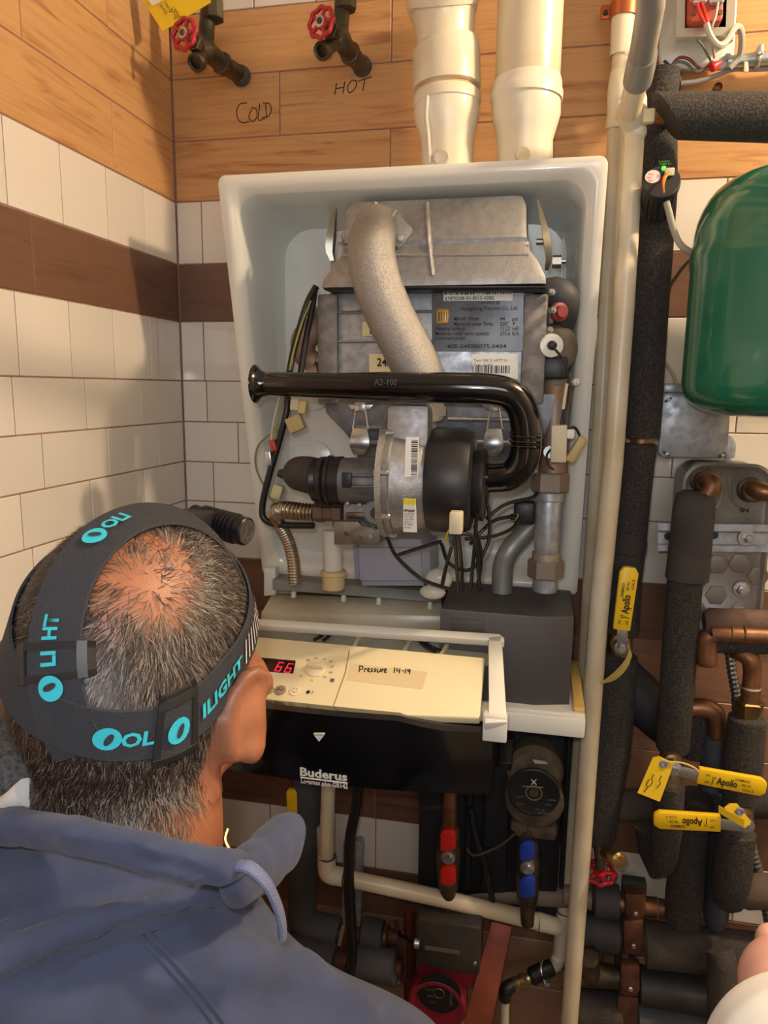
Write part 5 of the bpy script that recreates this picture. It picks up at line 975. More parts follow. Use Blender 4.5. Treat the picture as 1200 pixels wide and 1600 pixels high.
pipe([(966, 1411, -.085, 15), (1024, 1418, -.085, 15), (1026, 1418, -.085, 14), (1040, 1420, -.085, 14)], COP, 'copper_pipe', t, 20); c = at(1026, 1418, -.085); G().torus(c, X, 15*mpp(c), .0015, 20, 6).ob('solder_ring', STL, t)
clamp(993, 1418, 20, 16, -.112, t)
t = thing('strut_upright', 'short upright strut carrying the clamps of the manifold, lower right', 'bracket', at(992, 1380, -.03))
G().box(at(990, 1385, -.05), (.040, .02, .03), bev=.002).ob('top_block', mat('olive_iron', (74, 70, 62), .7), t)
for u in (974, 996): a, b = at(u, 1395, -.05), at(u-18, 1620, -.05); G().tube([a, b], .006, 8).ob('strut_edge', mat('dark_zinc', (104, 104, 104), .5, .6), t)
t = thing('manifold_foam_pipe', 'thick dusty foam-wrapped pipe, second level of manifold at lower right', 'pipe', at(1100, 1490, -.09))
pipe([(900, 1452, -.08, 24), (928, 1454, -.085, 24), (930, 1454, -.085, 28), (966, 1460, -.085, 28), (968, 1460, -.085, 16), (1004, 1466, -.085, 16)], SLATE, 'coupling', t, 22)
foam([(1004, 1474, -.095, 26), (1008, 1474, -.095, 34), (1080, 1482, -.095, 34), (1200, 1494, -.095, 33), (1260, 1500, -.095, 33)], 'foam_sleeve', t, DFOAM); clamp(990, 1466, 26, 16, -.115, t)
t = thing('manifold_foam_pipe', 'black foam-wrapped pipe with bronze valve, third level of manifold at lower right', 'pipe', at(1060, 1550, -.09))
pipe([(896, 1520, -.085, 22), (918, 1516, -.09, 22), (940, 1524, -.09, 18), (970, 1528, -.09, 17), (1000, 1532, -.09, 16)], BRZ, 'valve_body', t, 20); pipe([(922, 1520, -.10, 16), (920, 1496, -.125, 15), (920, 1493, -.127, 10)], BRZ, 'valve_bonnet', t, 18)
foam([(996, 1538, -.095, 20), (999, 1538, -.095, 28), (1060, 1548, -.095, 29), (1124, 1560, -.095, 29)], 'foam_sleeve', t, mat('black_wrap', (44, 44, 46), .6)); clamp(985, 1534, 24, 15, -.122, t)
foam([(1124, 1484, -.165, 20), (1128, 1500, -.17, 22), (1130, 1545, -.17, 24), (1130, 1610, -.165, 22)], 'foam_elbow', t, DFOAM, smooth=3)
t = thing('manifold_foam_pipe', 'dusty foam-wrapped pipe, lowest level of manifold at bottom right', 'pipe', at(1040, 1600, -.09))
foam([(880, 1572, -.09, 26), (970, 1580, -.09, 28), (973, 1580, -.09, 18)], 'foam_sleeve', t, DFOAM); foam([(994, 1590, -.095, 20), (997, 1590, -.095, 28), (1120, 1606, -.095, 29)], 'foam_sleeve', t, GW)
G().prism([at(966, 1556, -.115), at(998, 1560, -.115), at(994, 1640, -.115), at(962, 1640, -.115)], (0, .006, 0), .001).ob('clamp_plate', COPD, t)
t = thing('gate_valve', 'grey iron valve block behind the cream pipe, lower right', 'valve', at(930, 1470, -.05))
G().box(at(920, 1470, -.05), (.05, .05, .05), bev=.008).ob('valve_block', SLATE, t); G().box(at(900, 1500, -.05), (.06, .04, .02), bev=.004).ob('valve_foot', BRZ, t)
# ---------------------------------------------------------------- the man: one continuous body from a smooth-union field, meshed
class SDF:
    def __init__(s): s.P = []
    def ell(s, c, r, k=.02, sgn=1, rot=None): s.P.append(('e', np.array(c, np.float32), np.array(r, np.float32), k, sgn, None if rot is None else np.array(rot, np.float32))); return s
    def cap(s, a, b, ra, rb=None, k=.02, sgn=1): s.P.append(('c', np.array(a, np.float32), np.array(b, np.float32), k, sgn, (ra, ra if rb is None else rb))); return s
    def chain(s, pts, rs, k=.02):
        rs = rs if hasattr(rs, '__len__') else [rs]*len(pts)
        for i in range(len(pts)-1): s.cap(pts[i], pts[i+1], rs[i], rs[i+1], k)
        return s
    def d1(s, q, p):
        if q[0] == 'e':
            d = p-q[1]
            if q[5] is not None: d = d @ q[5]
            k0 = np.sqrt(((d/q[2])**2).sum(-1)); k1 = np.sqrt(((d/q[2]**2)**2).sum(-1)); return k0*(k0-1)/np.maximum(k1, 1e-6)
        ab = q[2]-q[1]; pa = p-q[1]; h = np.clip((pa @ ab)/max(float(ab @ ab), 1e-9), 0, 1)
        d = pa-h[..., None]*ab; return np.sqrt((d*d).sum(-1))-(q[5][0]+(q[5][1]-q[5][0])*h)
    def mixf(s, f, d, k, sgn):
        if sgn > 0: h = np.clip(.5+.5*(f-d)/k, 0, 1); return f*(1-h)+d*h-k*h*(1-h)
        h = np.clip(.5-.5*(f+d)/k, 0, 1); return f*(1-h)-d*h+k*h*(1-h)
    def ev(s, p):
        p = np.asarray(p, np.float32); f = np.full(p.shape[:-1], 9., np.float32)
        for q in s.P: f = s.mixf(f, s.d1(q, p), q[3], q[4])
        return f
    def bb(s, q, m):
        if q[0] == 'e': r = q[2].max()+m; return q[1]-r, q[1]+r
        r = max(q[5])+m; return np.minimum(q[1], q[2])-r, np.maximum(q[1], q[2])+r
    def mesh(s, h, name):
        B = [s.bb(q, .02) for q in s.P if q[4] > 0]; lo = np.min([b[0] for b in B], 0); hi = np.max([b[1] for b in B], 0)
        n = np.ceil((hi-lo)/h).astype(int)+1; F = np.full(n, 9., np.float32)
        ax = [lo[i]+h*np.arange(n[i], dtype=np.float32) for i in range(3)]
        for q in s.P:
            a, b = s.bb(q, q[3]+3*h); i0 = np.clip(np.floor((a-lo)/h).astype(int), 0, n); i1 = np.clip(np.ceil((b-lo)/h).astype(int)+1, 0, n); sl = tuple(slice(i0[i], i1[i]) for i in range(3))
            if min(i1-i0) <= 0: continue
            p = np.stack(np.meshgrid(*[ax[i][sl[i]] for i in range(3)], indexing='ij'), -1); F[sl] = s.mixf(F[sl], s.d1(q, p), q[3], q[4])
        I = F < 0; c = [F[a:n[0]-1+a, b:n[1]-1+b, d:n[2]-1+d] for a in (0, 1) for b in (0, 1) for d in (0, 1)]
        ins = sum((x < 0).astype(np.int8) for x in c); act = (ins > 0) & (ins < 8); idx = np.argwhere(act); ids = np.full(act.shape, -1, np.int64); ids[act] = np.arange(len(idx))
        off = np.array([(a, b, d) for a in (0, 1) for b in (0, 1) for d in (0, 1)]); V = np.stack([x[act] for x in c], 1); S = np.zeros((len(idx), 3)); W = np.zeros(len(idx))
        for i in range(8):
            for j in range(i+1, 8):
                if abs(off[i]-off[j]).sum() != 1: continue
                m = (V[:, i] < 0) != (V[:, j] < 0); t = V[:, i]/np.where(m, V[:, i]-V[:, j], 1); S += np.where(m[:, None], off[i]+t[:, None]*(off[j]-off[i]), 0); W += m
        P = lo+h*(idx+S/W[:, None]); Q = []
        for a in range(3):
            b, d = (a+1) % 3, (a+2) % 3; sa = [slice(None)]*3; sb = [slice(None)]*3; sa[a] = slice(0, -1); sb[a] = slice(1, None)
            E = np.argwhere(I[tuple(sa)] != I[tuple(sb)]); E = E[(E[:, b] > 0) & (E[:, d] > 0) & (E[:, b] < n[b]-1) & (E[:, d] < n[d]-1)]
            fl = I[tuple(E.T)]; eb = np.zeros(3, int); eb[b] = 1; ed = np.zeros(3, int); ed[d] = 1
            q4 = np.stack([ids[tuple((E-x).T)] for x in (eb+ed, ed, eb*0, eb)], 1); q4[~fl] = q4[~fl][:, ::-1]; Q.append(q4)
        Q = np.concatenate(Q); me = bpy.data.meshes.new(name); me.from_pydata(P.tolist(), [], Q.tolist()); me.validate(); return me
    def hit(s, o, d, t0=.25, t1=1.2, out=0):
        o = np.array(o, float); d = np.array(d, float); T = np.arange(t0, t1, .003); f = s.ev(o+d*T[:, None])-out; I = np.where(f < 0)[0]
        if not len(I): return None
        i = max(I[0], 1); t = T[i-1]+(T[i]-T[i-1])*float(f[i-1]/(f[i-1]-f[i])) if f[i-1] > 0 else T[i]
        return Vector((o+d*t).tolist())
    def grad(s, p):
        p = np.asarray(p, np.float32); e = .0015; g = np.stack([s.ev(p+np.array(v, np.float32)*e)-s.ev(p-np.array(v, np.float32)*e) for v in ((1, 0, 0), (0, 1, 0), (0, 0, 1))], -1)
        return g/np.maximum(np.linalg.norm(g, axis=-1, keepdims=True), 1e-6)

H = Vector((.387, -.817, -.196))
def hl(x, y, z): return (H.x+x, H.y+y, H.z+z)
B_ = SDF()
B_.ell(hl(0, -.008, .010), (.0700, .095, .086)).ell(hl(0, -.055, -.02), (.0585, .046, .053), .03).ell(hl(0, .040, -.05), (.061, .055, .075), .03).ell(hl(0, .055, -.098), (.046, .042, .032), .03)
B_.cap(hl(0, .092, -.018), hl(0, .112, -.055), .008, .013, .012).ell(hl(0, .104, -.057), (.018, .012, .009), .01).cap(hl(-.036, .080, .0), hl(.036, .080, .0), .014, .014, .015)
for s in (-1, 1):
    B_.ell(hl(s*.031, .100, -.020), (.017, .014, .011), .012, -1).ell(hl(s*.031, .082, -.020), (.012, .012, .012), .003).ell(hl(s*.045, .065, -.05), (.022, .022, .018), .02)
B_.ell(hl(0, .098, -.079), (.022, .010, .006), .008).ell(hl(0, .096, -.089), (.019, .010, .006), .006).cap(hl(-.02, .106, -.084), hl(.02, .106, -.084), .0016, .0016, .003, -1)
for s in (-1, 1):
    er = np.array(Matrix.Rotation(s*math.radians(-24), 3, 'Z') @ Matrix.Rotation(math.radians(-10), 3, 'X'))
    c = hl(s*.082, -.010, -.044); B_.ell(c, (.0055, .021, .032), .006, 1, er).ell(hl(s*.086, -.010, -.068), (.007, .011, .012), .008)
    pts = [Vector(c)+Vector((er @ np.array([s*.002, -.0205*math.cos(a), .0315*math.sin(a)])).tolist()) for a in np.linspace(-1.0, 2.7, 12)]
    B_.chain(pts, .0040, .004); B_.cap(hl(s*.066, .000, -.046), hl(s*.078, -.006, -.046), .020, .015, .008); B_.ell(hl(s*.097, .006, -.044), (.008, .010, .014), .005, -1)
B_.chain([hl(0, -.025, -.05), hl(0, -.04, -.13), hl(0, -.05, -.24)], [.058, .060, .070], .03)
SR, SL = Vector(hl(.175, -.045, -.33)), Vector(hl(-.19, -.06, -.31))
for S, sg in ((SR, 1), (SL, -1)):
    el = S+Vector((sg*.05, .07, -.27)); wr = el+Vector((-sg*.10, .21, -.05)); B_.chain([Vector(hl(0, -.06, -.22)), S], [.055, .055], .05)
    B_.chain([S, el], [.052, .042], .03); B_.chain([el, wr], [.041, .027], .02)
    d = (wr-el).normalized(); q = d.cross(Z).normalized()*sg; pm = wr+d*.045; B_.cap(wr, pm, .026, .030, .015); B_.ell(pm+d*.02, (.034, .034, .018), .012)
    for i, (o_, ln) in enumerate(((-.027, .062), (-.009, .072), (.009, .068), (.026, .052))):
        b0 = pm+d*.045+q*o_; b1 = b0+d*ln*.45-Z*.010; b2 = b1+d*ln*.25-Z*ln*.35; B_.chain([pm+q*o_*.8, b0, b1, b2], [.011, .0095, .0088, .0075], .006)
    t0 = wr+d*.02-q*.022; t1 = t0-q*.026+d*.025-Z*.008; t2 = t1+d*.028-q*.004-Z*.012; B_.chain([t0, t1, t2], [.013, .010, .008], .008)
B_.ell(hl(0, -.07, -.42), (.165, .105, .22), .06).ell(hl(0, -.08, -.68), (.15, .105, .16), .06)
HS = SDF(); HS.P = [q for q in B_.P if q[0] == 'e' and max(q[2]) > .04 and q[4] > 0 and abs(q[1][0]-H.x) < .01 and q[1][2] > H.z-.2]; HS.chain([hl(0, -.025, -.05), hl(0, -.04, -.13), hl(0, -.05, -.24)], [.058, .060, .070], .03)
KN = []
for s in (-1, 1):
    hip, kn, an = Vector(hl(s*.085, -.08, -.78)), Vector(hl(s*.11, .03, -1.13)), Vector(hl(s*.115, -.09, -1.45)); KN.append((hip, kn, an))
    B_.chain([hip, kn], [.085, .058], .04); B_.chain([kn, an], [.056, .038], .02); B_.chain([an, an+Vector((0, -.03, -.04)), an+Vector((s*.01, .14, -.048))], [.038, .030, .022], .02)
person = thing('person', 'man from behind with cropped greying hair, navy hooded sweatshirt, looking at the boiler', 'person', (H.x, H.y-.05, FLOOR))
bme = B_.mesh(.0046, 'body')
# skin: colour differs where hair grows
vco = np.array([v.co[:] for v in bme.vertices])
WH = HS.hit(CAM, ray(248, 925)); BALD = HS.hit(CAM, ray(225, 893))
def hairmask(p):
    l = p-np.array(H[:]); d = np.linalg.norm((p-np.array(BALD[:]))*np.array([.82, 1, 1]), axis=-1); m = .12+.88*np.clip((d-.026)/.034, 0, 1)
    face = np.clip((l[:, 1]-.035-np.clip(l[:, 2]-.0, -.02, 1)*1.2)/.012, 0, 1); m = m*(1-face)
    low = np.clip((l[:, 2]+.104+np.clip(l[:, 1]+.05, -.1, .1)*-1.0)/.06, 0, 1); m = m*low
    ear = np.exp(-(((np.abs(l[:, 0])-.085)/.022)**2+((l[:, 1]+.004)/.030)**2+((l[:, 2]+.052)/.040)**2)**2); m = m*(1-np.clip(ear*1.6, 0, 1))
    sb = (l[:, 1] > .018) & (l[:, 2] < -.03); m = np.where(sb, m*.1, m)
    return np.clip(m, 0, 1)*(l[:, 2] > -.14)
hm = hairmask(vco)
sk, hr = np.array(lin((160, 102, 72))), np.array(lin((64, 48, 40)))
lip = np.exp(-((((vco-np.array(hl(0, .104, -.084)))/np.array([.022, .012, .010]))**2).sum(1)))
colr = sk+(hr-sk)*(hm*.85)[:, None]; colr = colr*(1-lip[:, None]*.25)
at_ = bme.color_attributes.new('tone', 'FLOAT_COLOR', 'POINT'); at_.data.foreach_set('color', colr.astype(np.float32).ravel())
skin = mat('skin', (160, 102, 72), .46, bump=.12, bs=900); nt = skin.node_tree; an_ = nt.nodes.new('ShaderNodeAttribute'); an_.attribute_name = 'tone'
nz = nt.nodes.new('ShaderNodeTexNoise'); nz.inputs['Scale'].default_value = 60; mr = nt.nodes.new('ShaderNodeMapRange'); mr.inputs[3].default_value = .82; mr.inputs[4].default_value = 1.15; nt.links.new(nz.outputs['Fac'], mr.inputs[0])
vm = nt.nodes.new('ShaderNodeVectorMath'); vm.operation = 'SCALE'; nt.links.new(an_.outputs['Color'], vm.inputs[0]); nt.links.new(mr.outputs[0], vm.inputs['Scale'])
bs_ = nt.nodes['Principled BSDF']; nt.links.new(vm.outputs[0], bs_.inputs['Base Color']); bs_.inputs['Subsurface Weight'].default_value = .12; bs_.inputs['Subsurface Radius'].default_value = (.006, .003, .002)
body = meob('body', bme, skin, person, None); bme.shade_smooth()
for s in (-1, 1):
    G().ball(Vector(hl(s*.031, .0905, -.020)), .0062, 14, (1, .5, 1)).ob('eye', mat('iris_brown', (60, 38, 26), .1), body)
# hair: short strands, greying
NS = 130000
dv = rng.normal(size=(NS, 3)); dv /= np.linalg.norm(dv, axis=1)[:, None]; dv = dv[(dv[:, 1] < .85)]
oc = np.array(H[:])+np.array([0, -.01, -.02]); tt = np.full(len(dv), .24, np.float32)
for _ in range(14): tt -= np.clip(HS.ev(oc+dv*tt[:, None]), -.02, .05)*.9
P_ = oc+dv*tt[:, None]; m_ = hairmask(P_); keep = rng.random(len(P_)) < m_*np.where(P_[:, 1] > H.y+.06, .3, 1); P_ = P_[keep]; nr = HS.grad(P_); n = len(P_)
fl = P_-np.array(WH[:]); fl = fl/np.maximum(np.linalg.norm(fl, axis=1, keepdims=True), .008)+np.array([0, 0, -.55])+rng.normal(size=(n, 3))*.30+.45*np.stack([np.sin(P_[:, 1]*260+P_[:, 2]*190), np.sin(P_[:, 2]*240+P_[:, 0]*210+1), np.sin(P_[:, 0]*250+P_[:, 1]*170+2)], 1)
fl -= (fl*nr).sum(1, keepdims=True)*nr; fl /= np.linalg.norm(fl, axis=1, keepdims=True); sd = np.cross(fl, nr)
loc = P_-np.array(H[:]); ln = rng.uniform(.009, .016, n)*np.clip(1+(loc[:, 2]+.06)*6, .45, 1); wd = rng.uniform(.00016, .0003, n)
L1 = (ln*.5)[:, None]; Wd = wd[:, None]; b0 = P_-nr*.0008; m1 = P_+fl*L1*1+nr*L1*.36; e1 = P_+fl*L1*2+nr*L1*(.36+rng.normal(size=(n, 1))*.16)
VV = np.stack([b0-sd*Wd, b0+sd*Wd, m1+sd*Wd*.9, m1-sd*Wd*.9, e1], 1).reshape(-1, 3); k5 = np.arange(n)*5
me = bpy.data.meshes.new('hair'); me.from_pydata(VV.tolist(), [], np.stack([k5, k5+1, k5+2, k5+3], 1).tolist()+np.stack([k5+3, k5+2, k5+4], 1).tolist())
pg = np.clip(.10+.14*np.clip((loc[:, 0]-.02)/.03, 0, 1)+.40*np.clip((-.055-loc[:, 2])/.04, 0, 1)+.10*(loc[:, 0] < -.05), 0, .6); rr_ = rng.random(n)
cc = np.where((rr_ < pg)[:, None], np.array(lin((122, 112, 102)))[None], np.where((rng.random(n) < .35)[:, None], np.array(lin((70, 52, 42)))[None], np.array(lin((30, 24, 22)))[None]))
ca = me.color_attributes.new('tone', 'FLOAT_COLOR', 'POINT'); ca.data.foreach_set('color', np.repeat(cc, 5, 0).astype(np.float32).ravel())
hmt = mat('hair', (40, 32, 28), .45); an2 = hmt.node_tree.nodes.new('ShaderNodeAttribute'); an2.attribute_name = 'tone'; hmt.node_tree.links.new(an2.outputs['Color'], hmt.node_tree.nodes['Principled BSDF'].inputs['Base Color'])
ho = meob('hair', me, hmt, person, None); ho['kind'] = 'stuff'; me.shade_smooth()
# navy hooded sweatshirt
K = SDF()
K.ell(hl(0, -.06, -.465), (.205, .125, .23), .07).ell(hl(0, -.075, -.68), (.19, .135, .17), .07)
for S, sg in ((SR, 1), (SL, -1)):
    el = S+Vector((sg*.05, .07, -.27)); wr = el+Vector((-sg*.10, .21, -.05))
    K.chain([Vector(hl(0, -.065, -.225)), S], [.082, .074], .05); K.chain([S, el], [.074, .062], .035); K.chain([el, wr-(wr-el)*.06], [.062, .042], .03)
    dd = (wr-el).normalized(); K.cap(wr-dd*.05, wr-dd*.012, .036, .034, .008)
    for t_ in (.25, .5, .72): c_ = S.lerp(el, t_); K.cap(c_+Vector((-.03, -.06, .01)), c_+Vector((.05, .0, -.02)), .012, .010, .02)
HP = lambda L: [ad(*q) for q in L]
K.cap(hl(0, -.06, -.225), hl(0, -.07, -.36), .088, .12, .05)
KB = SDF(); KB.P = list(K.P)
def onb(L, lift):                        # rolls of cloth laid on the shoulders: (u, v, radius in pixels)
    P, R = [], []
    for u, v, r in L:
        h_ = KB.hit(CAM, ray(max(u, 4), v)); k_ = float((np.array(h_[:])-CAM) @ _F) if h_ else (P[-1][1] if P else .42); rm = r*k_/CF; P.append((ad(u, v, k_-lift*rm), k_)); R.append(rm)
    return [p[0] for p in P], R
K.ell(hl(0, -.02, -.13), (.056, .070, .10), .008, -1)
for L, lift, k_ in (([(-150, 1560, 56), (-60, 1528, 54), (0, 1498, 50), (80, 1461, 45), (160, 1432, 41), (240, 1412, 37), (310, 1401, 31), (366, 1398, 27), (384, 1402, 22)], .75, .0025),
    ([(-150, 1400, 70), (-60, 1388, 66), (0, 1380, 60), (80, 1372, 50), (170, 1365, 38), (230, 1362, 30), (290, 1368, 16)], 1.05, .0025)):
    P, R = onb(L, lift); K.chain(P, R, k_)
P, R = onb([(300, 1490, 22), (380, 1500, 26), (470, 1524, 28), (560, 1575, 24)], -.2); K.chain(P, R, .015)
P, R = onb([(-60, 1640, 40), (60, 1600, 40), (170, 1570, 30)], -.65); K.chain(P, R, .03)
K.chain(HP([(-130, 1316, .50), (-50, 1294, .47), (20, 1291, .445), (120, 1306, .425), (230, 1331, .418), (300, 1349, .425), (345, 1354, .432), (372, 1350, .445)]), [.011, .0112, .0110, .0105, .0105, .0105, .010, .009], .004)
for L, rr in (([(0, 1316), (60, 1322), (120, 1329), (200, 1341), (270, 1354), (330, 1374)], .0030), ([(0, 1450), (40, 1434), (80, 1421), (150, 1397), (230, 1385), (264, 1377)], .0045), ([(0, 1548), (45, 1527), (90, 1506), (180, 1469), (235, 1451), (300, 1434), (370, 1428), (392, 1424)], .0050)):
    Q_ = [K.hit(CAM, ray(u, v)) for u, v in L]; Q_ = [q for q in Q_ if q]; n_ = K.grad(np.array([q[:] for q in Q_]))
    for i in range(len(Q_)-1): K.cap(Vector(Q_[i])-Vector(n_[i].tolist())*rr*.2, Vector(Q_[i+1])-Vector(n_[i+1].tolist())*rr*.2, rr, rr, .005, -1)
NAVY = mat('navy_fleece', (60, 68, 94), .95, c2=(52, 59, 82), ns=26, bump=.3, bs=1400); 
bsn = NAVY.node_tree.nodes['Principled BSDF']; bsn.inputs['Sheen Weight'].default_value = .12; bsn.inputs['Sheen Roughness'].default_value = .5
kme = K.mesh(.0044, 'hooded_sweatshirt'); hood_ = meob('hooded_sweatshirt', kme, NAVY, person, None); kme.shade_smooth()
# standing collar flap on the right, zip, drawstring
C2 = SDF(); C2.chain(HP([(366, 1372, .452), (392, 1352, .475), (420, 1328, .50), (442, 1306, .52), (456, 1290, .53)]), [.010, .0115, .0125, .0120, .0085], .012); C2.chain(HP([(372, 1392, .46), (410, 1364, .492), (440, 1338, .515), (455, 1310, .528)]), [.010, .0095, .008, .006], .012)
m2 = C2.mesh(.003, 'collar_flap'); meob('collar_flap', m2, NAVY, hood_, None); m2.shade_smooth()
g = G()
for i in range(9): t = i/8; g.box(ad(424+18*t, 1352-26*t, .494+.012*t), (.003, .003, .0022))
zp = g.ob('zip_teeth', mat('zip_gold', (176, 146, 74), .35, .9), hood_); zp['kind'] = 'stuff'
g = G(); g.tube(cr(HP([(356, 1295, .465), (352, 1312, .462), (360, 1330, .46)]), 5), .0011, 8); g.ob('gold_chain', mat('gold', (196, 154, 74), .3, 1), person)
g = G(); g.tube(cr(HP([(374, 1352, .432), (392, 1356, .428), (415, 1378, .43), (432, 1412, .44), (440, 1440, .447), (441, 1462, .452)]), 6), .0048, 10, flat=.6); g.ob('drawstring', mat('string_navy', (104, 112, 142), .9, bump=.6, bs=900), hood_)
for du in (0, 14):
    g = G(); pts = []
    for t in np.linspace(0, 1, 16):
        h_ = K.hit(CAM, ray(216+du+(352-216)*t+8*math.sin(t*3), 1462-du*.3+(1625-1462)*t))
        if h_: pts.append(h_)
    g.tube(pts, .0018, 6); g.ob('seam', NAVY, hood_)
# grey fleece and white collar at his left, trousers, shoes
FL = SDF(); FL.chain(HP([(-90, 1250, .60), (-20, 1215, .57), (14, 1225, .55)]), [.05, .042, .03], .02); m3 = FL.mesh(.005, 'grey_fleece'); m3.shade_smooth(); meob('grey_fleece', m3, mat('grey_wool', (92, 92, 94), 1, c2=(58, 58, 60), ns=260, bump=1, bs=300), person, None)
g = G(); g.tube(cr(HP([(-30, 1290, .51), (18, 1262, .495), (36, 1246, .49), (46, 1238, .488)]), 5), .0105, 12); g.ob('white_collar', mat('white_cotton', (216, 216, 214), .9), person)
TR_ = SDF().ell(hl(0, -.08, -.74), (.165, .12, .14), .06)
for hip, kn, an in KN: TR_.chain([hip, kn], [.098, .072], .05); TR_.chain([kn, an+Vector((0, 0, .03))], [.070, .056], .03)
m4 = TR_.mesh(.010, 'trousers'); m4.shade_smooth(); meob('trousers', m4, mat('dark_denim', (52, 56, 66), .9), person, None)
for hip, kn, an in KN:
    W2 = SDF().chain([an+Vector((0, -.035, -.030)), an+Vector((0, .05, -.032)), an+Vector((0, .15, -.036))], [.040, .038, .034], .02).cap(an+Vector((0, -.01, .02)), an+Vector((0, -.02, -.03)), .048, .044, .02)
    m5 = W2.mesh(.006, 'shoe'); zc = np.array([v.co.z for v in m5.vertices])
    for v in m5.vertices: v.co.z = max(v.co.z, FLOOR+.001)
    m5.shade_smooth(); meob('shoe', m5, mat('boot_leather', (60, 46, 36), .6), person, None)
# ---------------------------------------------------------------- headlamp: webbing straps wrapped on the head
lamp_t = thing('headlamp', 'black headlamp with teal lettering on webbing straps, worn on the head', 'headlamp', tuple(H))
WEB = mat('black_webbing', (44, 46, 52), .85, bump=.5, bs=900); TEAL = mat('teal_print', (50, 178, 196), .6); REFL = mat('reflective_bars', (224, 224, 216), .35)
def hits(L): return [np.array(HS.hit(CAM, ray(*q))[:])-np.array(H[:]) for q in L]
hp_ = hits([(130, 1138), (200, 1132), (272, 1108), (340, 1060), (366, 1024)])+[np.array([.03, .10, .058])]
A_ = np.array([[1, p[0], p[1]] for p in hp_]); cf = np.linalg.lstsq(A_, np.array([p[2] for p in hp_]), rcond=None)[0]
vp_ = hits([(112, 1120), (100, 1030), (112, 930), (150, 862), (215, 820)])
Av = np.array([[1, p[1], p[2]] for p in vp_]); cv2 = np.linalg.lstsq(Av, np.array([p[0] for p in vp_]), rcond=None)[0]
class Strap:
    def __init__(s, O, e1, e2, nrm, a0, a1, N, hw, off):
        s.O, s.e1, s.e2, s.n, s.hw, s.off = map(np.asarray, (O, e1, e2, nrm, hw, off)); s.A = np.linspace(a0, a1, N); c = s.srf(s.A, 0, 0); s.L = np.concatenate([[0], np.cumsum(np.linalg.norm(np.diff(c, axis=0), axis=1))])
    def srf(s, a, w, o):
        a = np.asarray(a, float); d = np.cos(a)[..., None]*s.e1+np.sin(a)[..., None]*s.e2; w = np.broadcast_to(w, a.shape); base = s.O+s.n*w[..., None]; t = np.full(a.shape, .22)
        for _ in range(16): t = t-np.clip(HS.ev(base+d*t[..., None]), -.02, .05)*.9
        return base+d*(t+s.off+o)[..., None]
    def at(s, l, w, o=0): return s.srf(np.interp(l, s.L, s.A), w, o)
    def near(s, u, v):               # arc length nearest the ray through a pixel
        c = s.srf(s.A, 0, 0)-CAM; r = ray(u, v); r = r/np.linalg.norm(r); f = (c @ r); d = np.linalg.norm(c-f[:, None]*r, axis=1); d = np.where(f > np.median(f)+.02, 9, d); return float(s.L[np.argmin(d)])
    def mesh(s, name, closed):
        E = [s.srf(s.A, w, o) for w, o in ((-s.hw, 0), (s.hw, 0), (s.hw, .0018), (-s.hw, .0018))]; R = [[Vector(E[k][i]) for k in range(4)] for i in range(len(s.A))]
        return G().ring_loft(R, True, True).ob(name, WEB, lamp_t, 50)
    def text(s, st, l0, size, parent, width=None, dirn=1, w0=0, m=None, bold=.035):
        o = text('strap_lettering', st, 1, (0, 0, 0), X, Y, m or TEAL, parent, 'LEFT', 0, None, bold); me = o.data; co = np.array([v.co[:] for v in me.vertices]); sx = (width/(co[:, 0].max())) if width else size
        c0, c1 = s.at(np.array([l0, l0+dirn*.004]), 0); tn = c1-c0; up = np.sign(np.cross(tn, s.n) @ (c0-np.array(H[:])))
        P = s.at(l0+dirn*co[:, 0]*sx, w0+up*(co[:, 1]-.35)*size, .0026)
        for v, p in zip(me.vertices, P): v.co = p
        return o
    def logo(s, l, r, parent, o=.0026, sq=1):
        g = G(); A = np.linspace(0, 2*math.pi, 24, endpoint=False)
        P = s.at(l+np.cos(A)*r*sq, np.sin(A)*r, o); g.bm.faces.new([g.bm.verts.new(p) for p in P]); lo_ = g.ob('logo', TEAL, parent, None)
        g = G(); Q = [(.28*math.cos(a)+.12, .55*math.sin(a)) for a in A]+[]; P = s.at(l+np.array([q[0]+.25*q[1] for q in Q])*r*sq, np.array([q[1] for q in Q])*r, o+.0004); g.bm.faces.new([g.bm.verts.new(p) for p in P]); g.ob('logo_swirl', WEB, parent, None)
HN = np.array([-cf[1], -cf[2], 1]); HN /= np.linalg.norm(HN); O1 = np.array(H[:])+np.array([0, -.0, cf[0]]); E1 = np.array([0, -1, -cf[2]]); E1 /= np.linalg.norm(E1); E2 = np.cross(HN, E1)
if E2[0] < 0: E2 = -E2
band = Strap(O1, E1, E2, HN, -math.pi, math.pi, 200, .0148, .0062); bo_ = band.mesh('head_band', False)
VN = np.array([1, -cv2[1], -cv2[2]]); VN /= np.linalg.norm(VN); O2 = np.array(H[:])+np.array([cv2[0], 0, 0]); F1 = np.array([cv2[1], 1, 0])*-1; F1 -= VN*(F1 @ VN); F1 /= np.linalg.norm(F1); F2 = np.cross(VN, F1)
if F2[2] < 0: F2 = -F2
b0 = O2+F1*.1; zb_a = math.atan2(float((cf[0]-.02+cf[2]*-.1)), .1)
top = Strap(O2, F1, F2, VN, zb_a-.06, math.pi-.42, 120, .0145, .0068); to_ = top.mesh('top_strap', False)
dsg = 1 if band.at(np.array([band.L[100]+.01]), 0)[0][0] > band.at(np.array([band.L[100]]), 0)[0][0] else -1
def bt(st, u, v, u2, v2, size, **k): a, b = band.near(u, v), band.near(u2, v2); return band.text(st, a, size, bo_, abs(b-a), 1 if b > a else -1, **k)
band.logo(band.near(170, 1138), .0068, bo_, sq=1.2); bt('OL', 192, 1136, 238, 1130, .0115); bt('ILIGHT', 302, 1092, 376, 1026, .0115)
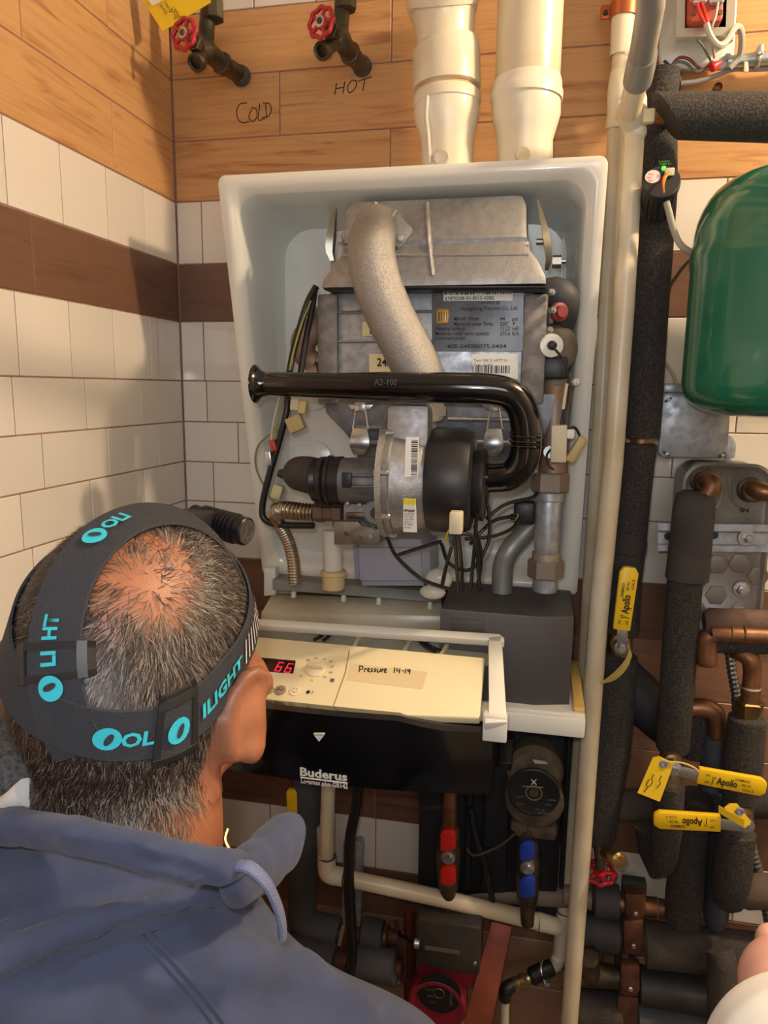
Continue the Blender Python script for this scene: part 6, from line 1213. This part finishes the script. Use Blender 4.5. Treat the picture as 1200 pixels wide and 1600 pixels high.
la0, la1 = band.near(381, 1014), band.near(405, 925)
for i in range(8):
    l_ = la0+(la1-la0)*i/7; g = G(); dl = .0009
    P = [band.at(np.array([l_+a_+.15*w_]), w_, .0026)[0] for a_, w_ in ((-dl, -.009), (dl, -.009), (dl, .009), (-dl, .009))]; g.bm.faces.new([g.bm.verts.new(p) for p in P]); g.ob('reflective_bar', REFL, bo_, None)
def tt_(st, u, v, u2, v2, size, **k): a, b = top.near(u, v), top.near(u2, v2); return top.text(st, a, size, to_, abs(b-a), 1 if b > a else -1, **k)
top.logo(top.near(112, 1072), .0068, to_, sq=1.1); tt_('LI', 98, 1042, 98, 1014, .0115); tt_('HT', 100, 1004, 106, 966, .0115)
top.logo(top.near(152, 838), .0068, to_, sq=1.1); tt_('OLI', 166, 826, 198, 810, .0115)
def buckle(S, u, v, hl_, hw_, name, mid):
    l = S.near(u, v); g = G(); rings = []
    for (a0, a1, w0, w1) in ((-hl_, hl_, -hw_, -hw_+.004), (-hl_, hl_, hw_-.004, hw_), (-hl_, -hl_+.0045, -hw_, hw_), (hl_-.0045, hl_, -hw_, hw_)):
        aa = np.linspace(a0, a1, 7); R = [[Vector(S.at(np.array([l+x]), ww, oo)[0]) for ww, oo in ((w0, -.001), (w1, -.001), (w1, .005), (w0, .005))] for x in aa]; g.ring_loft(R)
    o = g.ob(name, BLK, lamp_t, 30)
    if mid:
        aa = np.linspace(-hl_, hl_, 7); g = G(); g.ring_loft([[Vector(S.at(np.array([l+x]), ww, oo)[0]) for ww, oo in ((-hw_, .001), (hw_, .001), (hw_, .004), (-hw_, .004))] for x in aa]); pd = g.ob('buckle_pad', WEB, o, 30); S.logo(l, .0075, pd, .0046)
    return o
buckle(top, 99, 1030, .0115, .0195, 'strap_buckle', False); buckle(band, 272, 1108, .0150, .0185, 'strap_buckle', True)
a, b = ad(300, 808, .655), ad(386, 831, .63); d = (b-a); g = G(); pr_ = [(0, .010), (.002, .012)]; Ls = d.length; nrib = 9
for i in range(nrib): q0 = .012+i*(Ls-.022)/nrib; st = (Ls-.022)/nrib; pr_ += [(q0, .0105), (q0+st*.25, .0135), (q0+st*.7, .0135), (q0+st*.95, .0105)]
pr_ += [(Ls-.008, .0125), (Ls-.001, .0125), (Ls, .0115)]; g.lathe(a, d, pr_, 32); lb = g.ob('lamp_barrel', mat('anodised_black', (34, 34, 36), .35, .5), lamp_t, 25)
G().lathe(b, d, [(-.001, .011), (.0006, .0105)], 28).ob('tail_cap', mat('tail_grey', (110, 108, 104), .4, .6, c2=(80, 78, 76), ns=200), lb)
fr_ = Vector(band.at(np.array([band.L[0]+.02]), 0)[0]); mid_ = a.lerp(b, .25)
G().box((Vector(fr_)+mid_)/2, (.034, (Vector(fr_)-mid_).length*.9+.006, .024), bev=.003).ob('lamp_mount', BLK, lamp_t)
# ---------------------------------------------------------------- another person's hand and white sleeve at bottom right
W_s = SDF(); w0 = ad(1345, 1804, .36); w1 = ad(1240, 1664, .44); h1 = ad(1227, 1538, .49); h2 = ad(1221, 1486, .51)
W_s.chain([w0, w1], [.050, .030], .02); W_s.cap(w1, h1, .024, .025, .02); W_s.ell(h1, (.026, .022, .030), .015)
for i, (du, dv_) in enumerate(((-6, 0), (22, 2), (50, 12), (76, 30))):
    k0, k1, k2 = ad(1215+du*.9, 1508+dv_, .50), ad(1213+du, 1470+dv_, .515), ad(1227+du, 1488+dv_, .545); W_s.chain([k0, k1, k2], [.0112, .0105, .009], .004)
W_s.chain([ad(1195, 1604, .47), ad(1181, 1586, .485), ad(1193, 1538, .505)], [.012, .010, .009], .008)
p2 = thing('person', 'hand of a second person leaving a white sleeve at the bottom right corner', 'person', tuple(w0))
m6 = W_s.mesh(.0032, 'hand'); m6.shade_smooth(); meob('hand', m6, mat('pale_skin', (222, 172, 154), .45, c2=(214, 156, 138), ns=30), p2, None)
Z_s = SDF().chain([ad(1454, 1946, .33), ad(1296, 1738, .405), ad(1274, 1710, .42)], [.085, .064, .055], .02); m7 = Z_s.mesh(.005, 'sleeve'); m7.shade_smooth(); meob('sleeve', m7, mat('white_shirt', (236, 236, 230), .8), p2, None)
